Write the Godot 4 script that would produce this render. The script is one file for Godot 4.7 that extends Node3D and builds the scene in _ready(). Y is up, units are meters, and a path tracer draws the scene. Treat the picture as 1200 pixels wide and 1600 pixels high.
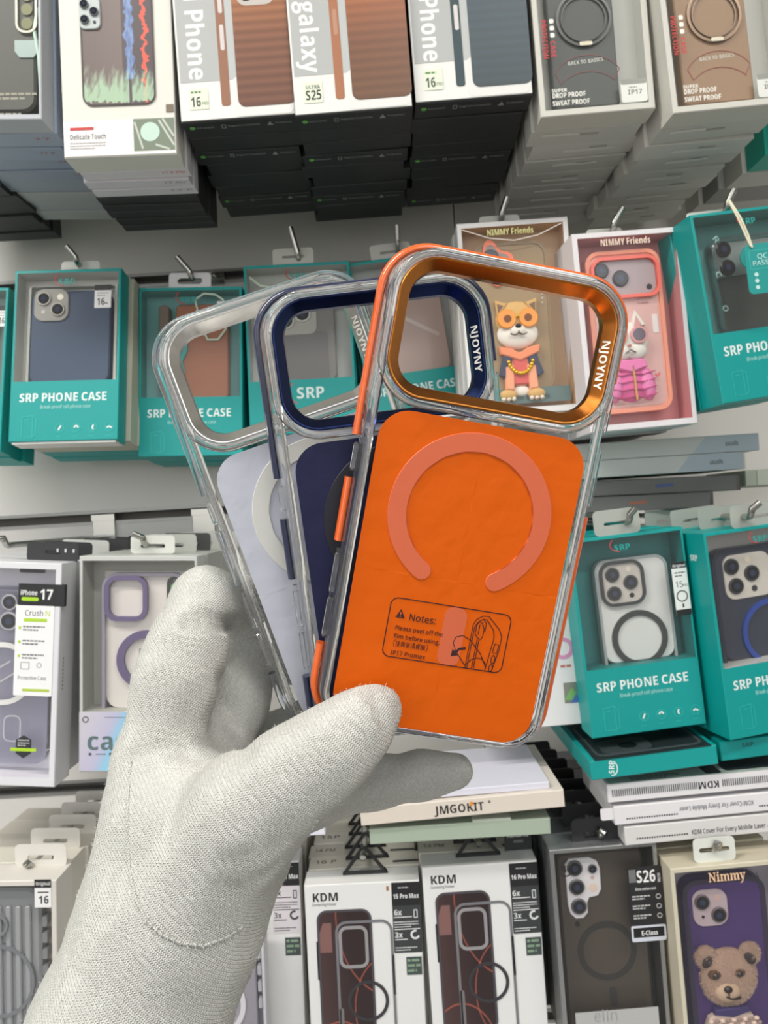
extends Node3D
# A gloved hand holds up three clear phone cases in front of a shop wall hung with boxed cases.

const F := 1210.0                      # focal length of the photograph in pixels
const MM := 0.001
const ROLL := 3.3                      # the photograph is tipped by this many degrees
const EYE := Vector3(0.0, 1.5, 0.0)
const WALL := 0.88                     # camera to wall board
var cam: Camera3D
var taken := {}
var mats := {}
var meshes := {}
var rng := RandomNumberGenerator.new()
var font_sans: SystemFont
var font_bold: SystemFont
var font_serif: SystemFont
var font_mono: SystemFont

# ---------------------------------------------------------------- materials
func mat(col: Color, rough := 0.55, metal := 0.0, extra := "") -> StandardMaterial3D:
	var key := "%s|%.3f|%.3f|%s" % [col.to_html(), rough, metal, extra]
	if mats.has(key):
		return mats[key]
	var m := StandardMaterial3D.new()
	m.albedo_color = col
	m.roughness = rough
	m.metallic = metal
	if extra == "coat":
		m.clearcoat_enabled = true
		m.clearcoat = 0.7
		m.clearcoat_roughness = 0.12
	mats[key] = m
	return m

func c(r: float, g: float, b: float) -> Color:
	return Color(r / 255.0, g / 255.0, b / 255.0)

func film_pane() -> StandardMaterial3D:
	if not mats.has("pane"):
		var m := StandardMaterial3D.new()
		m.transparency = BaseMaterial3D.TRANSPARENCY_ALPHA
		m.albedo_color = Color(0.95, 0.97, 0.97, 0.02)
		m.roughness = 0.06
		m.metallic_specular = 0.33
		mats["pane"] = m
	return mats["pane"]

func clear_plastic(tint: Color, rough := 0.03) -> StandardMaterial3D:
	var key := "clear" + tint.to_html() + str(rough)
	if not mats.has(key):
		var m := StandardMaterial3D.new()
		m.refraction_enabled = true
		m.refraction_scale = 0.045
		m.albedo_color = Color(tint.r, tint.g, tint.b, 0.02)
		m.roughness = rough
		mats[key] = m
	return mats[key]

func card_stock(col: Color, rough := 0.5) -> StandardMaterial3D:      # printed board with a faint paper grain
	var key := "card" + col.to_html() + str(rough)
	if not mats.has(key):
		var m := StandardMaterial3D.new()
		m.albedo_color = col
		m.roughness = rough
		m.heightmap_enabled = true
		m.heightmap_texture = paper_grain()
		m.heightmap_scale = 0.004
		m.uv1_triplanar = true
		m.uv1_scale = Vector3(22, 22, 22)
		mats[key] = m
	return mats[key]

func paper_grain() -> NoiseTexture2D:
	if not mats.has("grain"):
		var t := NoiseTexture2D.new()
		var n := FastNoiseLite.new()
		n.seed = 3
		n.frequency = 0.06
		n.fractal_octaves = 4
		t.noise = n
		t.width = 256
		t.height = 256
		t.seamless = true
		mats["grain"] = t
	return mats["grain"]

func picture(key: String, w: int, h: int, paint: Callable, rough := 0.4) -> StandardMaterial3D:
	if not mats.has(key):
		var im := Image.create(w, h, false, Image.FORMAT_RGB8)
		for y in h:
			for x in w:
				im.set_pixel(x, y, paint.call((x + 0.5) / w, (y + 0.5) / h))
		var m := StandardMaterial3D.new()
		m.albedo_texture = ImageTexture.create_from_image(im)
		m.roughness = rough
		m.texture_repeat = false
		mats[key] = m
	return mats[key]

# ---------------------------------------------------------------- places and nodes
func spot(px: float, py: float, depth: float) -> Vector3:
	return cam.transform * Vector3((px - 600.0) / F * depth, (800.0 - py) / F * depth, -depth)

func numbered(called: String) -> String:
	var n: int = taken.get(called, 0)
	taken[called] = n + 1
	return called if n == 0 else "%s_%03d" % [called, n]

func tag(o: Node, label: String, category: String, group := "") -> void:
	o.set_meta("label", label)
	o.set_meta("category", category)
	if group != "":
		o.set_meta("group", group)

# A thing whose own axes lie on its front face: origin at the upper left corner, one unit "u" is what a pixel of the photograph spans there.
func unit(called: String, label: String, category: String, group: String, tlx: float, tly: float, depth: float, lean: float, yaw := 0.0, pitch := 0.0) -> Dictionary:
	var n := Node3D.new()
	n.name = numbered(called)
	add_child(n)
	n.transform = Transform3D(cam.transform.basis * Basis(Vector3.BACK, deg_to_rad(lean)) * Basis(Vector3.UP, deg_to_rad(yaw)) * Basis(Vector3.RIGHT, deg_to_rad(pitch)), spot(tlx, tly, depth))
	tag(n, label, category, group)
	return {"n": n, "u": depth / F}

func under(B: Dictionary, o: Node3D) -> Dictionary:
	return {"n": o, "u": B.u}

func put(mesh: Mesh, called: String, m: Material, parent: Node, at := Vector3.ZERO) -> MeshInstance3D:
	var o := MeshInstance3D.new()
	o.mesh = mesh
	o.name = called
	if m:
		o.material_override = m
	o.position = at
	parent.add_child(o, true)
	return o

# ---------------------------------------------------------------- mesh building
func acc() -> Dictionary:
	return {"v": PackedVector3Array(), "n": PackedVector3Array(), "t": PackedVector2Array()}

func tri(A: Dictionary, p: Vector3, q: Vector3, r: Vector3, n: Vector3, np = null, nq = null, nr = null, up := Vector2.ZERO, uq := Vector2.ZERO, ur := Vector2.ZERO) -> void:
	var a = n if np == null else np
	var b = n if nq == null else nq
	var d = n if nr == null else nr
	if (q - p).cross(r - p).dot(n) > 0.0:
		A.v.append_array([p, r, q])
		A.n.append_array([a, d, b])
		A.t.append_array([up, ur, uq])
	else:
		A.v.append_array([p, q, r])
		A.n.append_array([a, b, d])
		A.t.append_array([up, uq, ur])

func quad(A: Dictionary, p: Vector3, q: Vector3, r: Vector3, s: Vector3, n: Vector3) -> void:
	tri(A, p, q, r, n)
	tri(A, p, r, s, n)

func done(A: Dictionary, onto: ArrayMesh = null) -> ArrayMesh:
	var m := ArrayMesh.new() if onto == null else onto
	var a := []
	a.resize(Mesh.ARRAY_MAX)
	a[Mesh.ARRAY_VERTEX] = A.v
	a[Mesh.ARRAY_NORMAL] = A.n
	a[Mesh.ARRAY_TEX_UV] = A.t
	m.add_surface_from_arrays(Mesh.PRIMITIVE_TRIANGLES, a)
	return m

func rrect(w: float, h: float, r: float, seg := 6, dense := 0.0) -> PackedVector2Array:   # counter-clockwise, centred
	var p := PackedVector2Array()
	r = minf(r, minf(w, h) * 0.4999)
	var cs := [Vector2(w / 2 - r, h / 2 - r), Vector2(-w / 2 + r, h / 2 - r), Vector2(-w / 2 + r, -h / 2 + r), Vector2(w / 2 - r, -h / 2 + r)]
	if r <= 0.0:
		return PackedVector2Array([cs[0], cs[1], cs[2], cs[3]])
	for k in 4:
		for i in seg + 1:
			var a := PI / 2 * (k + float(i) / seg)
			p.append(cs[k] + Vector2(cos(a), sin(a)) * r)
		if dense > 0.0:
			var e: Vector2 = p[-1]
			var a2 := PI / 2 * (k + 1)
			var f: Vector2 = cs[(k + 1) % 4] + Vector2(cos(a2), sin(a2)) * r
			var steps := int(e.distance_to(f) / dense)
			for i in range(1, steps):
				p.append(e.lerp(f, float(i) / steps))
	return p

func prism(poly: PackedVector2Array, z0: float, z1: float, bevel := 0.0) -> ArrayMesh:
	var A := acc()
	var lo := poly[0]
	var hi := poly[0]
	var area := 0.0
	for i in poly.size():
		lo = lo.min(poly[i])
		hi = hi.max(poly[i])
		area += poly[i].cross(poly[(i + 1) % poly.size()])
	if area < 0.0:
		poly = poly.duplicate()
		poly.reverse()
	var span := hi - lo
	var top := poly
	if bevel > 0.0:
		top = PackedVector2Array()
		for i in poly.size():
			var e1 := (poly[i] - poly[i - 1]).normalized()
			var e2 := (poly[(i + 1) % poly.size()] - poly[i]).normalized()
			var nn := (Vector2(e1.y, -e1.x) + Vector2(e2.y, -e2.x)).normalized()
			top.append(poly[i] - nn * bevel)
	var ix := Geometry2D.triangulate_polygon(top)
	for k in range(0, ix.size(), 3):
		var p := top[ix[k]]
		var q := top[ix[k + 1]]
		var r := top[ix[k + 2]]
		var up := Vector2((p.x - lo.x) / span.x, 1.0 - (p.y - lo.y) / span.y)
		var uq := Vector2((q.x - lo.x) / span.x, 1.0 - (q.y - lo.y) / span.y)
		var ur := Vector2((r.x - lo.x) / span.x, 1.0 - (r.y - lo.y) / span.y)
		tri(A, Vector3(p.x, p.y, z1), Vector3(q.x, q.y, z1), Vector3(r.x, r.y, z1), Vector3.BACK, null, null, null, up, uq, ur)
	ix = Geometry2D.triangulate_polygon(poly)
	for k in range(0, ix.size(), 3):
		tri(A, Vector3(poly[ix[k]].x, poly[ix[k]].y, z0), Vector3(poly[ix[k + 1]].x, poly[ix[k + 1]].y, z0), Vector3(poly[ix[k + 2]].x, poly[ix[k + 2]].y, z0), Vector3.FORWARD)
	for i in poly.size():
		var j := (i + 1) % poly.size()
		var d := (poly[j] - poly[i]).normalized()
		var n := Vector3(d.y, -d.x, 0)
		quad(A, Vector3(poly[i].x, poly[i].y, z0), Vector3(poly[j].x, poly[j].y, z0), Vector3(poly[j].x, poly[j].y, z1 - bevel), Vector3(poly[i].x, poly[i].y, z1 - bevel), n)
		if bevel > 0.0:
			quad(A, Vector3(poly[i].x, poly[i].y, z1 - bevel), Vector3(poly[j].x, poly[j].y, z1 - bevel), Vector3(top[j].x, top[j].y, z1), Vector3(top[i].x, top[i].y, z1), (n + Vector3.BACK).normalized())
	return done(A)

# Carries a closed profile of (outward, height) points, counter-clockwise, along a path of points; normals point out of the path.
func sweep(path: PackedVector2Array, prof: PackedVector2Array, closed := true, crisp := false) -> ArrayMesh:
	var A := acc()
	var n := path.size()
	var m := prof.size()
	var out := PackedVector2Array()
	for i in n:
		var before := path[i - 1] if i > 0 or closed else path[i]
		var after := path[(i + 1) % n] if i < n - 1 or closed else path[i]
		var d := (after - before).normalized()
		out.append(Vector2(d.y, -d.x))
	var pn := PackedVector2Array()
	for k in m:
		var a := (prof[k] - prof[k - 1]).normalized()
		var b := (prof[(k + 1) % m] - prof[k]).normalized()
		pn.append((Vector2(a.y, -a.x) + Vector2(b.y, -b.x)).normalized())
	var steps := n if closed else n - 1
	for i in steps:
		var j := (i + 1) % n
		for k in m:
			var l := (k + 1) % m
			var e := (prof[l] - prof[k]).normalized()
			var f := Vector2(e.y, -e.x)
			var nk := f if crisp else pn[k]
			var nl := f if crisp else pn[l]
			var P := Vector3(path[i].x + out[i].x * prof[k].x, path[i].y + out[i].y * prof[k].x, prof[k].y)
			var Q := Vector3(path[j].x + out[j].x * prof[k].x, path[j].y + out[j].y * prof[k].x, prof[k].y)
			var R := Vector3(path[j].x + out[j].x * prof[l].x, path[j].y + out[j].y * prof[l].x, prof[l].y)
			var S := Vector3(path[i].x + out[i].x * prof[l].x, path[i].y + out[i].y * prof[l].x, prof[l].y)
			var mid := Vector3(out[i].x * f.x, out[i].y * f.x, f.y)
			var a := Vector3(out[i].x * nk.x, out[i].y * nk.x, nk.y)
			var b := Vector3(out[j].x * nk.x, out[j].y * nk.x, nk.y)
			var d := Vector3(out[j].x * nl.x, out[j].y * nl.x, nl.y)
			var g := Vector3(out[i].x * nl.x, out[i].y * nl.x, nl.y)
			tri(A, P, Q, R, mid, a, b, d)
			tri(A, P, R, S, mid, a, d, g)
	if not closed:
		for e in [0, n - 1]:
			var d2 := (path[1] - path[0]) if e == 0 else (path[n - 2] - path[n - 1])
			var nn := Vector3(-d2.x, -d2.y, 0).normalized()
			var ix := Geometry2D.triangulate_polygon(prof)
			for k in range(0, ix.size(), 3):
				var q := []
				for s in 3:
					var w := prof[ix[k + s]]
					q.append(Vector3(path[e].x + out[e].x * w.x, path[e].y + out[e].y * w.x, w.y))
				tri(A, q[0], q[1], q[2], nn)
	return done(A)

func tube(pts: Array, r: float, seg := 8, r_end := -1.0) -> ArrayMesh:
	var A := acc()
	var n := pts.size()
	var ref := Vector3(0.31, 0.9, 0.17)
	var rings := []
	var dirs := []
	for i in n:
		var d: Vector3 = ((pts[mini(i + 1, n - 1)] as Vector3) - (pts[maxi(i - 1, 0)] as Vector3)).normalized()
		var x := ref.cross(d).normalized()
		var y := d.cross(x)
		ref = y
		var rr := r if r_end < 0.0 else lerpf(r, r_end, float(i) / (n - 1))
		var ring := []
		for k in seg:
			var a := TAU * k / seg
			ring.append([(pts[i] as Vector3) + (x * cos(a) + y * sin(a)) * rr, x * cos(a) + y * sin(a)])
		rings.append(ring)
		dirs.append(d)
	for i in n - 1:
		for k in seg:
			var l := (k + 1) % seg
			var P = rings[i][k]
			var Q = rings[i][l]
			var R = rings[i + 1][l]
			var S = rings[i + 1][k]
			tri(A, P[0], Q[0], R[0], P[1] + R[1], P[1], Q[1], R[1])
			tri(A, P[0], R[0], S[0], P[1] + R[1], P[1], R[1], S[1])
	for e in [0, n - 1]:
		var nn: Vector3 = -dirs[0] if e == 0 else dirs[n - 1]
		for k in range(1, seg - 1):
			tri(A, rings[e][0][0], rings[e][k][0], rings[e][k + 1][0], nn)
	return done(A)

func ball(seg := 14, rings := 8) -> Mesh:
	if not meshes.has("ball"):
		var s := SphereMesh.new()
		s.radius = 1.0
		s.height = 2.0
		s.radial_segments = seg
		s.rings = rings
		meshes["ball"] = s
	return meshes["ball"]

# ---------------------------------------------------------------- pieces laid out on a front face (x right, y down, in units of u; heights in metres)
func slab(B: Dictionary, called: String, x: float, y: float, w: float, h: float, z0: float, z1: float, m: Material, r := 0.0, bevel := 0.0) -> MeshInstance3D:
	var key := "slab %.2f %.2f %.5f %.5f %.2f %.6f %.6f" % [w, h, z0, z1, r, B.u, bevel]
	if not meshes.has(key):
		meshes[key] = prism(rrect(w * B.u, h * B.u, r * B.u), z0, z1, bevel)
	return put(meshes[key], called, m, B.n, Vector3((x + w / 2) * B.u, -(y + h / 2) * B.u, 0))

func frame(B: Dictionary, called: String, x: float, y: float, w: float, h: float, r: float, t: float, z0: float, z1: float, m: Material) -> MeshInstance3D:
	var path := rrect(w * B.u, h * B.u, r * B.u, 8)
	var mesh := sweep(path, PackedVector2Array([Vector2(-t * B.u, z0), Vector2(0, z0), Vector2(0, z1), Vector2(-t * B.u, z1)]), true, true)
	return put(mesh, called, m, B.n, Vector3((x + w / 2) * B.u, -(y + h / 2) * B.u, 0))

func ring(B: Dictionary, called: String, x: float, y: float, ro: float, t: float, z0: float, z1: float, m: Material, a0 := 0.0, a1 := 360.0) -> MeshInstance3D:
	var closed := a1 - a0 >= 359.9
	var n := 40
	var path := PackedVector2Array()
	for i in (n if closed else n + 1):
		var a := deg_to_rad(lerpf(a0, a1, float(i) / n))
		path.append(Vector2(cos(a), sin(a)) * ro * B.u)
	var mesh := sweep(path, PackedVector2Array([Vector2(-t * B.u, z0), Vector2(0, z0), Vector2(0, z1), Vector2(-t * B.u, z1)]), closed, true)
	return put(mesh, called, m, B.n, Vector3(x * B.u, -y * B.u, 0))

func disc(B: Dictionary, called: String, x: float, y: float, r: float, z0: float, z1: float, m: Material, bevel := 0.0) -> MeshInstance3D:
	return slab(B, called, x - r, y - r, 2 * r, 2 * r, z0, z1, m, r, bevel)

func shape(B: Dictionary, called: String, pts: Array, z0: float, z1: float, m: Material, bevel := 0.0) -> MeshInstance3D:
	var poly := PackedVector2Array()
	for p in pts:
		poly.append(Vector2(p[0], -p[1]) * B.u)
	return put(prism(poly, z0, z1, bevel), called, m, B.n)

func stroke(B: Dictionary, called: String, lines: Array, width: float, z0: float, z1: float, m: Material) -> MeshInstance3D:   # several drawn lines as one print
	var A := acc()
	for pts in lines:
		var n: int = pts.size()
		var left := []
		var right := []
		for i in n:
			var a := Vector2(pts[maxi(i - 1, 0)][0], -pts[maxi(i - 1, 0)][1])
			var b := Vector2(pts[mini(i + 1, n - 1)][0], -pts[mini(i + 1, n - 1)][1])
			var d := (b - a).normalized()
			var p := Vector2(pts[i][0], -pts[i][1])
			var s := Vector2(-d.y, d.x) * width / 2
			left.append((p + s) * B.u)
			right.append((p - s) * B.u)
		for i in n - 1:
			var l0: Vector2 = left[i]
			var l1: Vector2 = left[i + 1]
			var r0: Vector2 = right[i]
			var r1: Vector2 = right[i + 1]
			quad(A, Vector3(l0.x, l0.y, z1), Vector3(l1.x, l1.y, z1), Vector3(r1.x, r1.y, z1), Vector3(r0.x, r0.y, z1), Vector3.BACK)
			var ln := (l1 - l0).orthogonal().normalized()
			quad(A, Vector3(l0.x, l0.y, z0), Vector3(l1.x, l1.y, z0), Vector3(l1.x, l1.y, z1), Vector3(l0.x, l0.y, z1), Vector3(-ln.x, -ln.y, 0))
			quad(A, Vector3(r0.x, r0.y, z0), Vector3(r1.x, r1.y, z0), Vector3(r1.x, r1.y, z1), Vector3(r0.x, r0.y, z1), Vector3(ln.x, ln.y, 0))
	return put(done(A), called, m, B.n)

func lump(B: Dictionary, called: String, x: float, y: float, z: float, rx: float, ry: float, rz: float, m: Material, turn := 0.0) -> MeshInstance3D:
	var o := put(ball(), called, m, B.n, Vector3(x * B.u, -y * B.u, z))
	o.rotation.z = deg_to_rad(-turn)
	o.scale = Vector3(rx * B.u, ry * B.u, rz)
	return o

func arc(x: float, y: float, rx: float, ry: float, a0: float, a1: float, n := 12) -> Array:   # degrees, clockwise from the right as drawn
	var p := []
	for i in n + 1:
		var a := deg_to_rad(lerpf(a0, a1, float(i) / n))
		p.append([x + cos(a) * rx, y + sin(a) * ry])
	return p

func words(B: Dictionary, text: String, x: float, y: float, size: float, z: float, m: Material, font: Font = null, turn := 0.0, stretch := 1.0, align := 0, called := "lettering") -> MeshInstance3D:
	# x, y: left end of the baseline (align 0) or its middle (align 1)
	var t := TextMesh.new()
	t.text = text
	t.font = font if font else font_bold
	t.font_size = 40
	t.pixel_size = 0.001
	t.depth = 0.0001
	t.curve_step = 2.0
	t.horizontal_alignment = HORIZONTAL_ALIGNMENT_LEFT if align == 0 else HORIZONTAL_ALIGNMENT_CENTER
	t.vertical_alignment = VERTICAL_ALIGNMENT_BOTTOM
	var o := put(t, called, m, B.n)
	var k: float = size * B.u / 0.04
	var low := t.font.get_descent(40) * t.pixel_size     # the mesh stands on its descent line
	o.transform = Transform3D(Basis(Vector3.BACK, deg_to_rad(turn)) * Basis.from_scale(Vector3(stretch * k, k, 1)), Vector3(x * B.u, -y * B.u, z))
	o.position -= o.transform.basis.y * low
	return o

func ticks(B: Dictionary, called: String, x: float, y: float, n: int, step: float, w: float, h: float, z: float, m: Material) -> MeshInstance3D:   # a row of little printed marks
	var A := acc()
	for i in n:
		var x0: float = (x + i * step) * B.u
		quad(A, Vector3(x0, -y * B.u, z), Vector3(x0 + w * B.u, -y * B.u, z), Vector3(x0 + w * B.u, -(y + h) * B.u, z), Vector3(x0, -(y + h) * B.u, z), Vector3.BACK)
	return put(done(A), called, m, B.n)

func small_print(B: Dictionary, x: float, y: float, w: float, rows: int, step: float, h: float, z: float, m: Material, sd := 1) -> MeshInstance3D:   # lines of print too small to read
	var A := acc()
	rng.seed = sd * 77 + 5
	for i in rows:
		var at := x
		var end := x + w * (1.0 if i < rows - 1 else 0.7)
		while at < end:
			var l := minf(rng.randf_range(2.0, 6.0) * h * 0.5, end - at)
			var y0: float = -(y + i * step) * B.u
			quad(A, Vector3(at * B.u, y0, z), Vector3((at + l) * B.u, y0, z), Vector3((at + l) * B.u, y0 - h * B.u, z), Vector3(at * B.u, y0 - h * B.u, z), Vector3.BACK)
			at += l + h * 0.45
	return put(done(A), "small_print", m, B.n)

# A carton as one mesh: a chamfered box, or one with a rectangular pocket [x, y, w, h, depth] in its front. Surface 0 is outside, 1 the pocket.
func carton(B: Dictionary, called: String, w: float, h: float, d: float, m: Material, pocket = null, inner: Material = null) -> MeshInstance3D:
	var key := "carton %.1f %.1f %.4f %s %.6f" % [w, h, d, str(pocket), B.u]
	if not meshes.has(key):
		var u: float = B.u
		var W := w * u
		var H := h * u
		var e := 0.0006
		var A := acc()
		# ring of corner points at: front inset, front rim, back rim, back inset
		var R := []
		for s in [[e, 0.0], [0.0, -e], [0.0, -d + e], [e, -d]]:
			R.append([Vector3(s[0], -s[0], s[1]), Vector3(W - s[0], -s[0], s[1]), Vector3(W - s[0], -H + s[0], s[1]), Vector3(s[0], -H + s[0], s[1])])
		var nn := [Vector3.UP, Vector3.RIGHT, Vector3.DOWN, Vector3.LEFT]
		for k in 3:
			for i in 4:
				var j := (i + 1) % 4
				var n: Vector3 = (nn[i] + [Vector3.BACK, Vector3.ZERO, Vector3.FORWARD][k]).normalized()
				quad(A, R[k][i], R[k][j], R[k + 1][j], R[k + 1][i], n)
		quad(A, R[3][0], R[3][1], R[3][2], R[3][3], Vector3.FORWARD)
		if pocket == null:
			quad(A, R[0][0], R[0][1], R[0][2], R[0][3], Vector3.BACK)
			meshes[key] = done(A)
		else:
			var x0: float = pocket[0] * u
			var y0: float = -pocket[1] * u
			var x1: float = (pocket[0] + pocket[2]) * u
			var y1: float = -(pocket[1] + pocket[3]) * u
			var pd: float = -pocket[4]
			var q := [Vector3(x0, y0, 0), Vector3(x1, y0, 0), Vector3(x1, y1, 0), Vector3(x0, y1, 0)]
			var b := [Vector3(x0, y0, pd), Vector3(x1, y0, pd), Vector3(x1, y1, pd), Vector3(x0, y1, pd)]
			for i in 4:
				quad(A, R[0][i], R[0][(i + 1) % 4], q[(i + 1) % 4], q[i], Vector3.BACK)
			var I := acc()
			for i in 4:
				quad(I, q[i], q[(i + 1) % 4], b[(i + 1) % 4], b[i], -nn[i])
			quad(I, b[0], b[1], b[2], b[3], Vector3.BACK)
			meshes[key] = done(I, done(A))
	var o := MeshInstance3D.new()
	o.mesh = meshes[key]
	o.name = called
	B.n.add_child(o, true)
	o.set_surface_override_material(0, m)
	if pocket != null:
		o.set_surface_override_material(1, inner if inner else m)
	return o

# Further cartons hung behind a front one on the same hook: each a thing of its own.
func behind(B: Dictionary, called: String, group: String, labels: Callable, count: int, w: float, h: float, first_z: float, t: float, m: Callable, jitter := 1.0, dx := 0.0, dy := 0.0, sd := 1, tab = null) -> void:
	rng.seed = sd * 131 + 7
	var base: Transform3D = B.n.transform
	for k in count:
		var o := Node3D.new()
		o.name = numbered(called)
		add_child(o)
		tag(o, labels.call(k), "box", group)
		var j: Vector3 = Vector3(rng.randf_range(-1, 1) * jitter * 1.6 + dx * (k + 1), rng.randf_range(-0.6, 0.6) * jitter + dy * (k + 1), 0) * B.u
		# hung straight back from the front one
		var straight := Transform3D(base.basis * Basis(Vector3.BACK, rng.randf_range(-0.006, 0.006) * jitter), base * j + base.basis.z * (first_z - 0.0006 - k * t))
		o.transform = straight
		var C := under(B, o)
		carton(C, "carton", w, h, t - 0.0004, m.call(k))
		if tab != null:
			tab.call(C, k)

const NTH := ["first", "second", "third", "fourth", "fifth", "sixth", "seventh", "eighth", "ninth", "tenth", "eleventh", "twelfth"]

# ================================================================ the scene
func _ready() -> void:
	# --- camera, sky, lights, exposure
	cam = Camera3D.new()
	cam.name = "camera"
	cam.fov = rad_to_deg(2.0 * atan(800.0 / F))
	cam.near = 0.02
	cam.far = 50.0
	cam.position = EYE
	cam.rotation.z = deg_to_rad(-ROLL)
	add_child(cam)
	cam.current = true
	var optics := CameraAttributesPhysical.new()      # focused on the cases, the shelves a little soft
	optics.frustum_focal_length = 18.15
	optics.frustum_focus_distance = 0.27
	optics.exposure_aperture = 22.0
	cam.attributes = optics
	cam.fov = rad_to_deg(2.0 * atan(800.0 / F))
	var we := WorldEnvironment.new()
	we.name = "surroundings"
	var env := Environment.new()
	env.background_mode = Environment.BG_SKY
	var sky := Sky.new()
	var sm := ProceduralSkyMaterial.new()
	sm.sky_top_color = Color(0.86, 0.88, 0.92)
	sm.sky_horizon_color = Color(1.0, 0.985, 0.96)
	sm.ground_bottom_color = Color(0.66, 0.65, 0.63)
	sm.ground_horizon_color = Color(0.82, 0.81, 0.79)
	sm.sky_energy_multiplier = 1.5
	sm.ground_energy_multiplier = 1.35
	sky.sky_material = sm
	env.sky = sky
	env.tonemap_mode = Environment.TONE_MAPPER_LINEAR
	env.tonemap_exposure = 0.9
	env.sdfgi_enabled = true
	env.ssao_enabled = true
	env.ssil_enabled = true
	we.environment = env
	add_child(we)
	led_panel(Vector3(-1.0, 2.75, 0.15), 1.2, 0.16, 2.8)
	led_panel(Vector3(0.7, 2.75, 0.55), 1.2, 0.16, 1.9)

	font_sans = SystemFont.new()
	font_sans.font_names = PackedStringArray(["Droid Sans"])
	font_bold = SystemFont.new()
	font_bold.font_names = PackedStringArray(["Droid Sans"])
	font_bold.font_weight = 700
	font_serif = SystemFont.new()
	font_serif.font_names = PackedStringArray(["Droid Serif"])
	font_serif.font_weight = 700
	font_serif.font_italic = true
	font_mono = SystemFont.new()
	font_mono.font_names = PackedStringArray(["Droid Sans Mono"])

	build_room()
	build_cases()
	build_hand()
	build_top_row()
	build_second_row()
	build_third_row()
	build_lying_boxes()
	build_bottom_row()
	build_hooks()

func led_panel(at: Vector3, w: float, d: float, energy: float) -> void:
	var n := Node3D.new()
	n.name = numbered("ceiling_light_panel")
	n.position = at
	add_child(n)
	tag(n, "white linear LED ceiling light panel out of view above the aisle", "ceiling light", "ceiling light panels above the aisle")
	var body := BoxMesh.new()
	body.size = Vector3(w + 0.04, 0.05, d + 0.04)
	put(body, "housing", mat(Color(0.85, 0.85, 0.85)), n, Vector3(0, 0.03, 0))
	var glow := BoxMesh.new()
	glow.size = Vector3(w, 0.01, d)
	var g := StandardMaterial3D.new()
	g.albedo_color = Color(1, 1, 1)
	g.emission_enabled = true
	g.emission = Color(1.0, 0.99, 0.97)
	g.emission_energy_multiplier = 6.0
	put(glow, "light_diffuser", g, n)
	var a := AreaLight3D.new()
	a.name = "panel_light"
	a.area_size = Vector2(w, d)
	a.light_energy = energy
	a.light_color = Color(1.0, 0.985, 0.96)
	a.shadow_enabled = true
	a.area_range = 8.0
	a.rotation_degrees.x = -90.0
	a.position.y = -0.012
	n.add_child(a)

func block(called: String, from: Vector3, to: Vector3, m: Material, parent: Node, structure := true) -> MeshInstance3D:
	var b := BoxMesh.new()
	b.size = (to - from).abs()
	var o := put(b, called, m, parent, (from + to) / 2)
	if structure:
		o.set_meta("kind", "structure")
	return o

func structure_label(o: Node, label: String, category: String) -> void:
	o.set_meta("label", label)
	o.set_meta("category", category)
	o.set_meta("kind", "structure")

# a wall along x (axis 0) or z (axis 2) with one opening
func opened_wall(called: String, label: String, lo: Vector3, hi: Vector3, from: Vector3, to: Vector3, axis: int, m: Material) -> void:
	var n := Node3D.new()
	n.name = called
	add_child(n)
	structure_label(n, label, "wall")
	var a := lo
	var b := hi
	b[axis] = from[axis]
	block("pier", a, b, m, n, false)
	a = lo
	b = hi
	a[axis] = to[axis]
	block("pier", a, b, m, n, false)
	a = lo
	b = hi
	a[axis] = from[axis]
	b[axis] = to[axis]
	a.y = to.y
	block("lintel", a, b, m, n, false)
	if from.y > 0.0:
		a.y = lo.y
		b.y = from.y
		block("parapet", a, b, m, n, false)

var grooves := []

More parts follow.
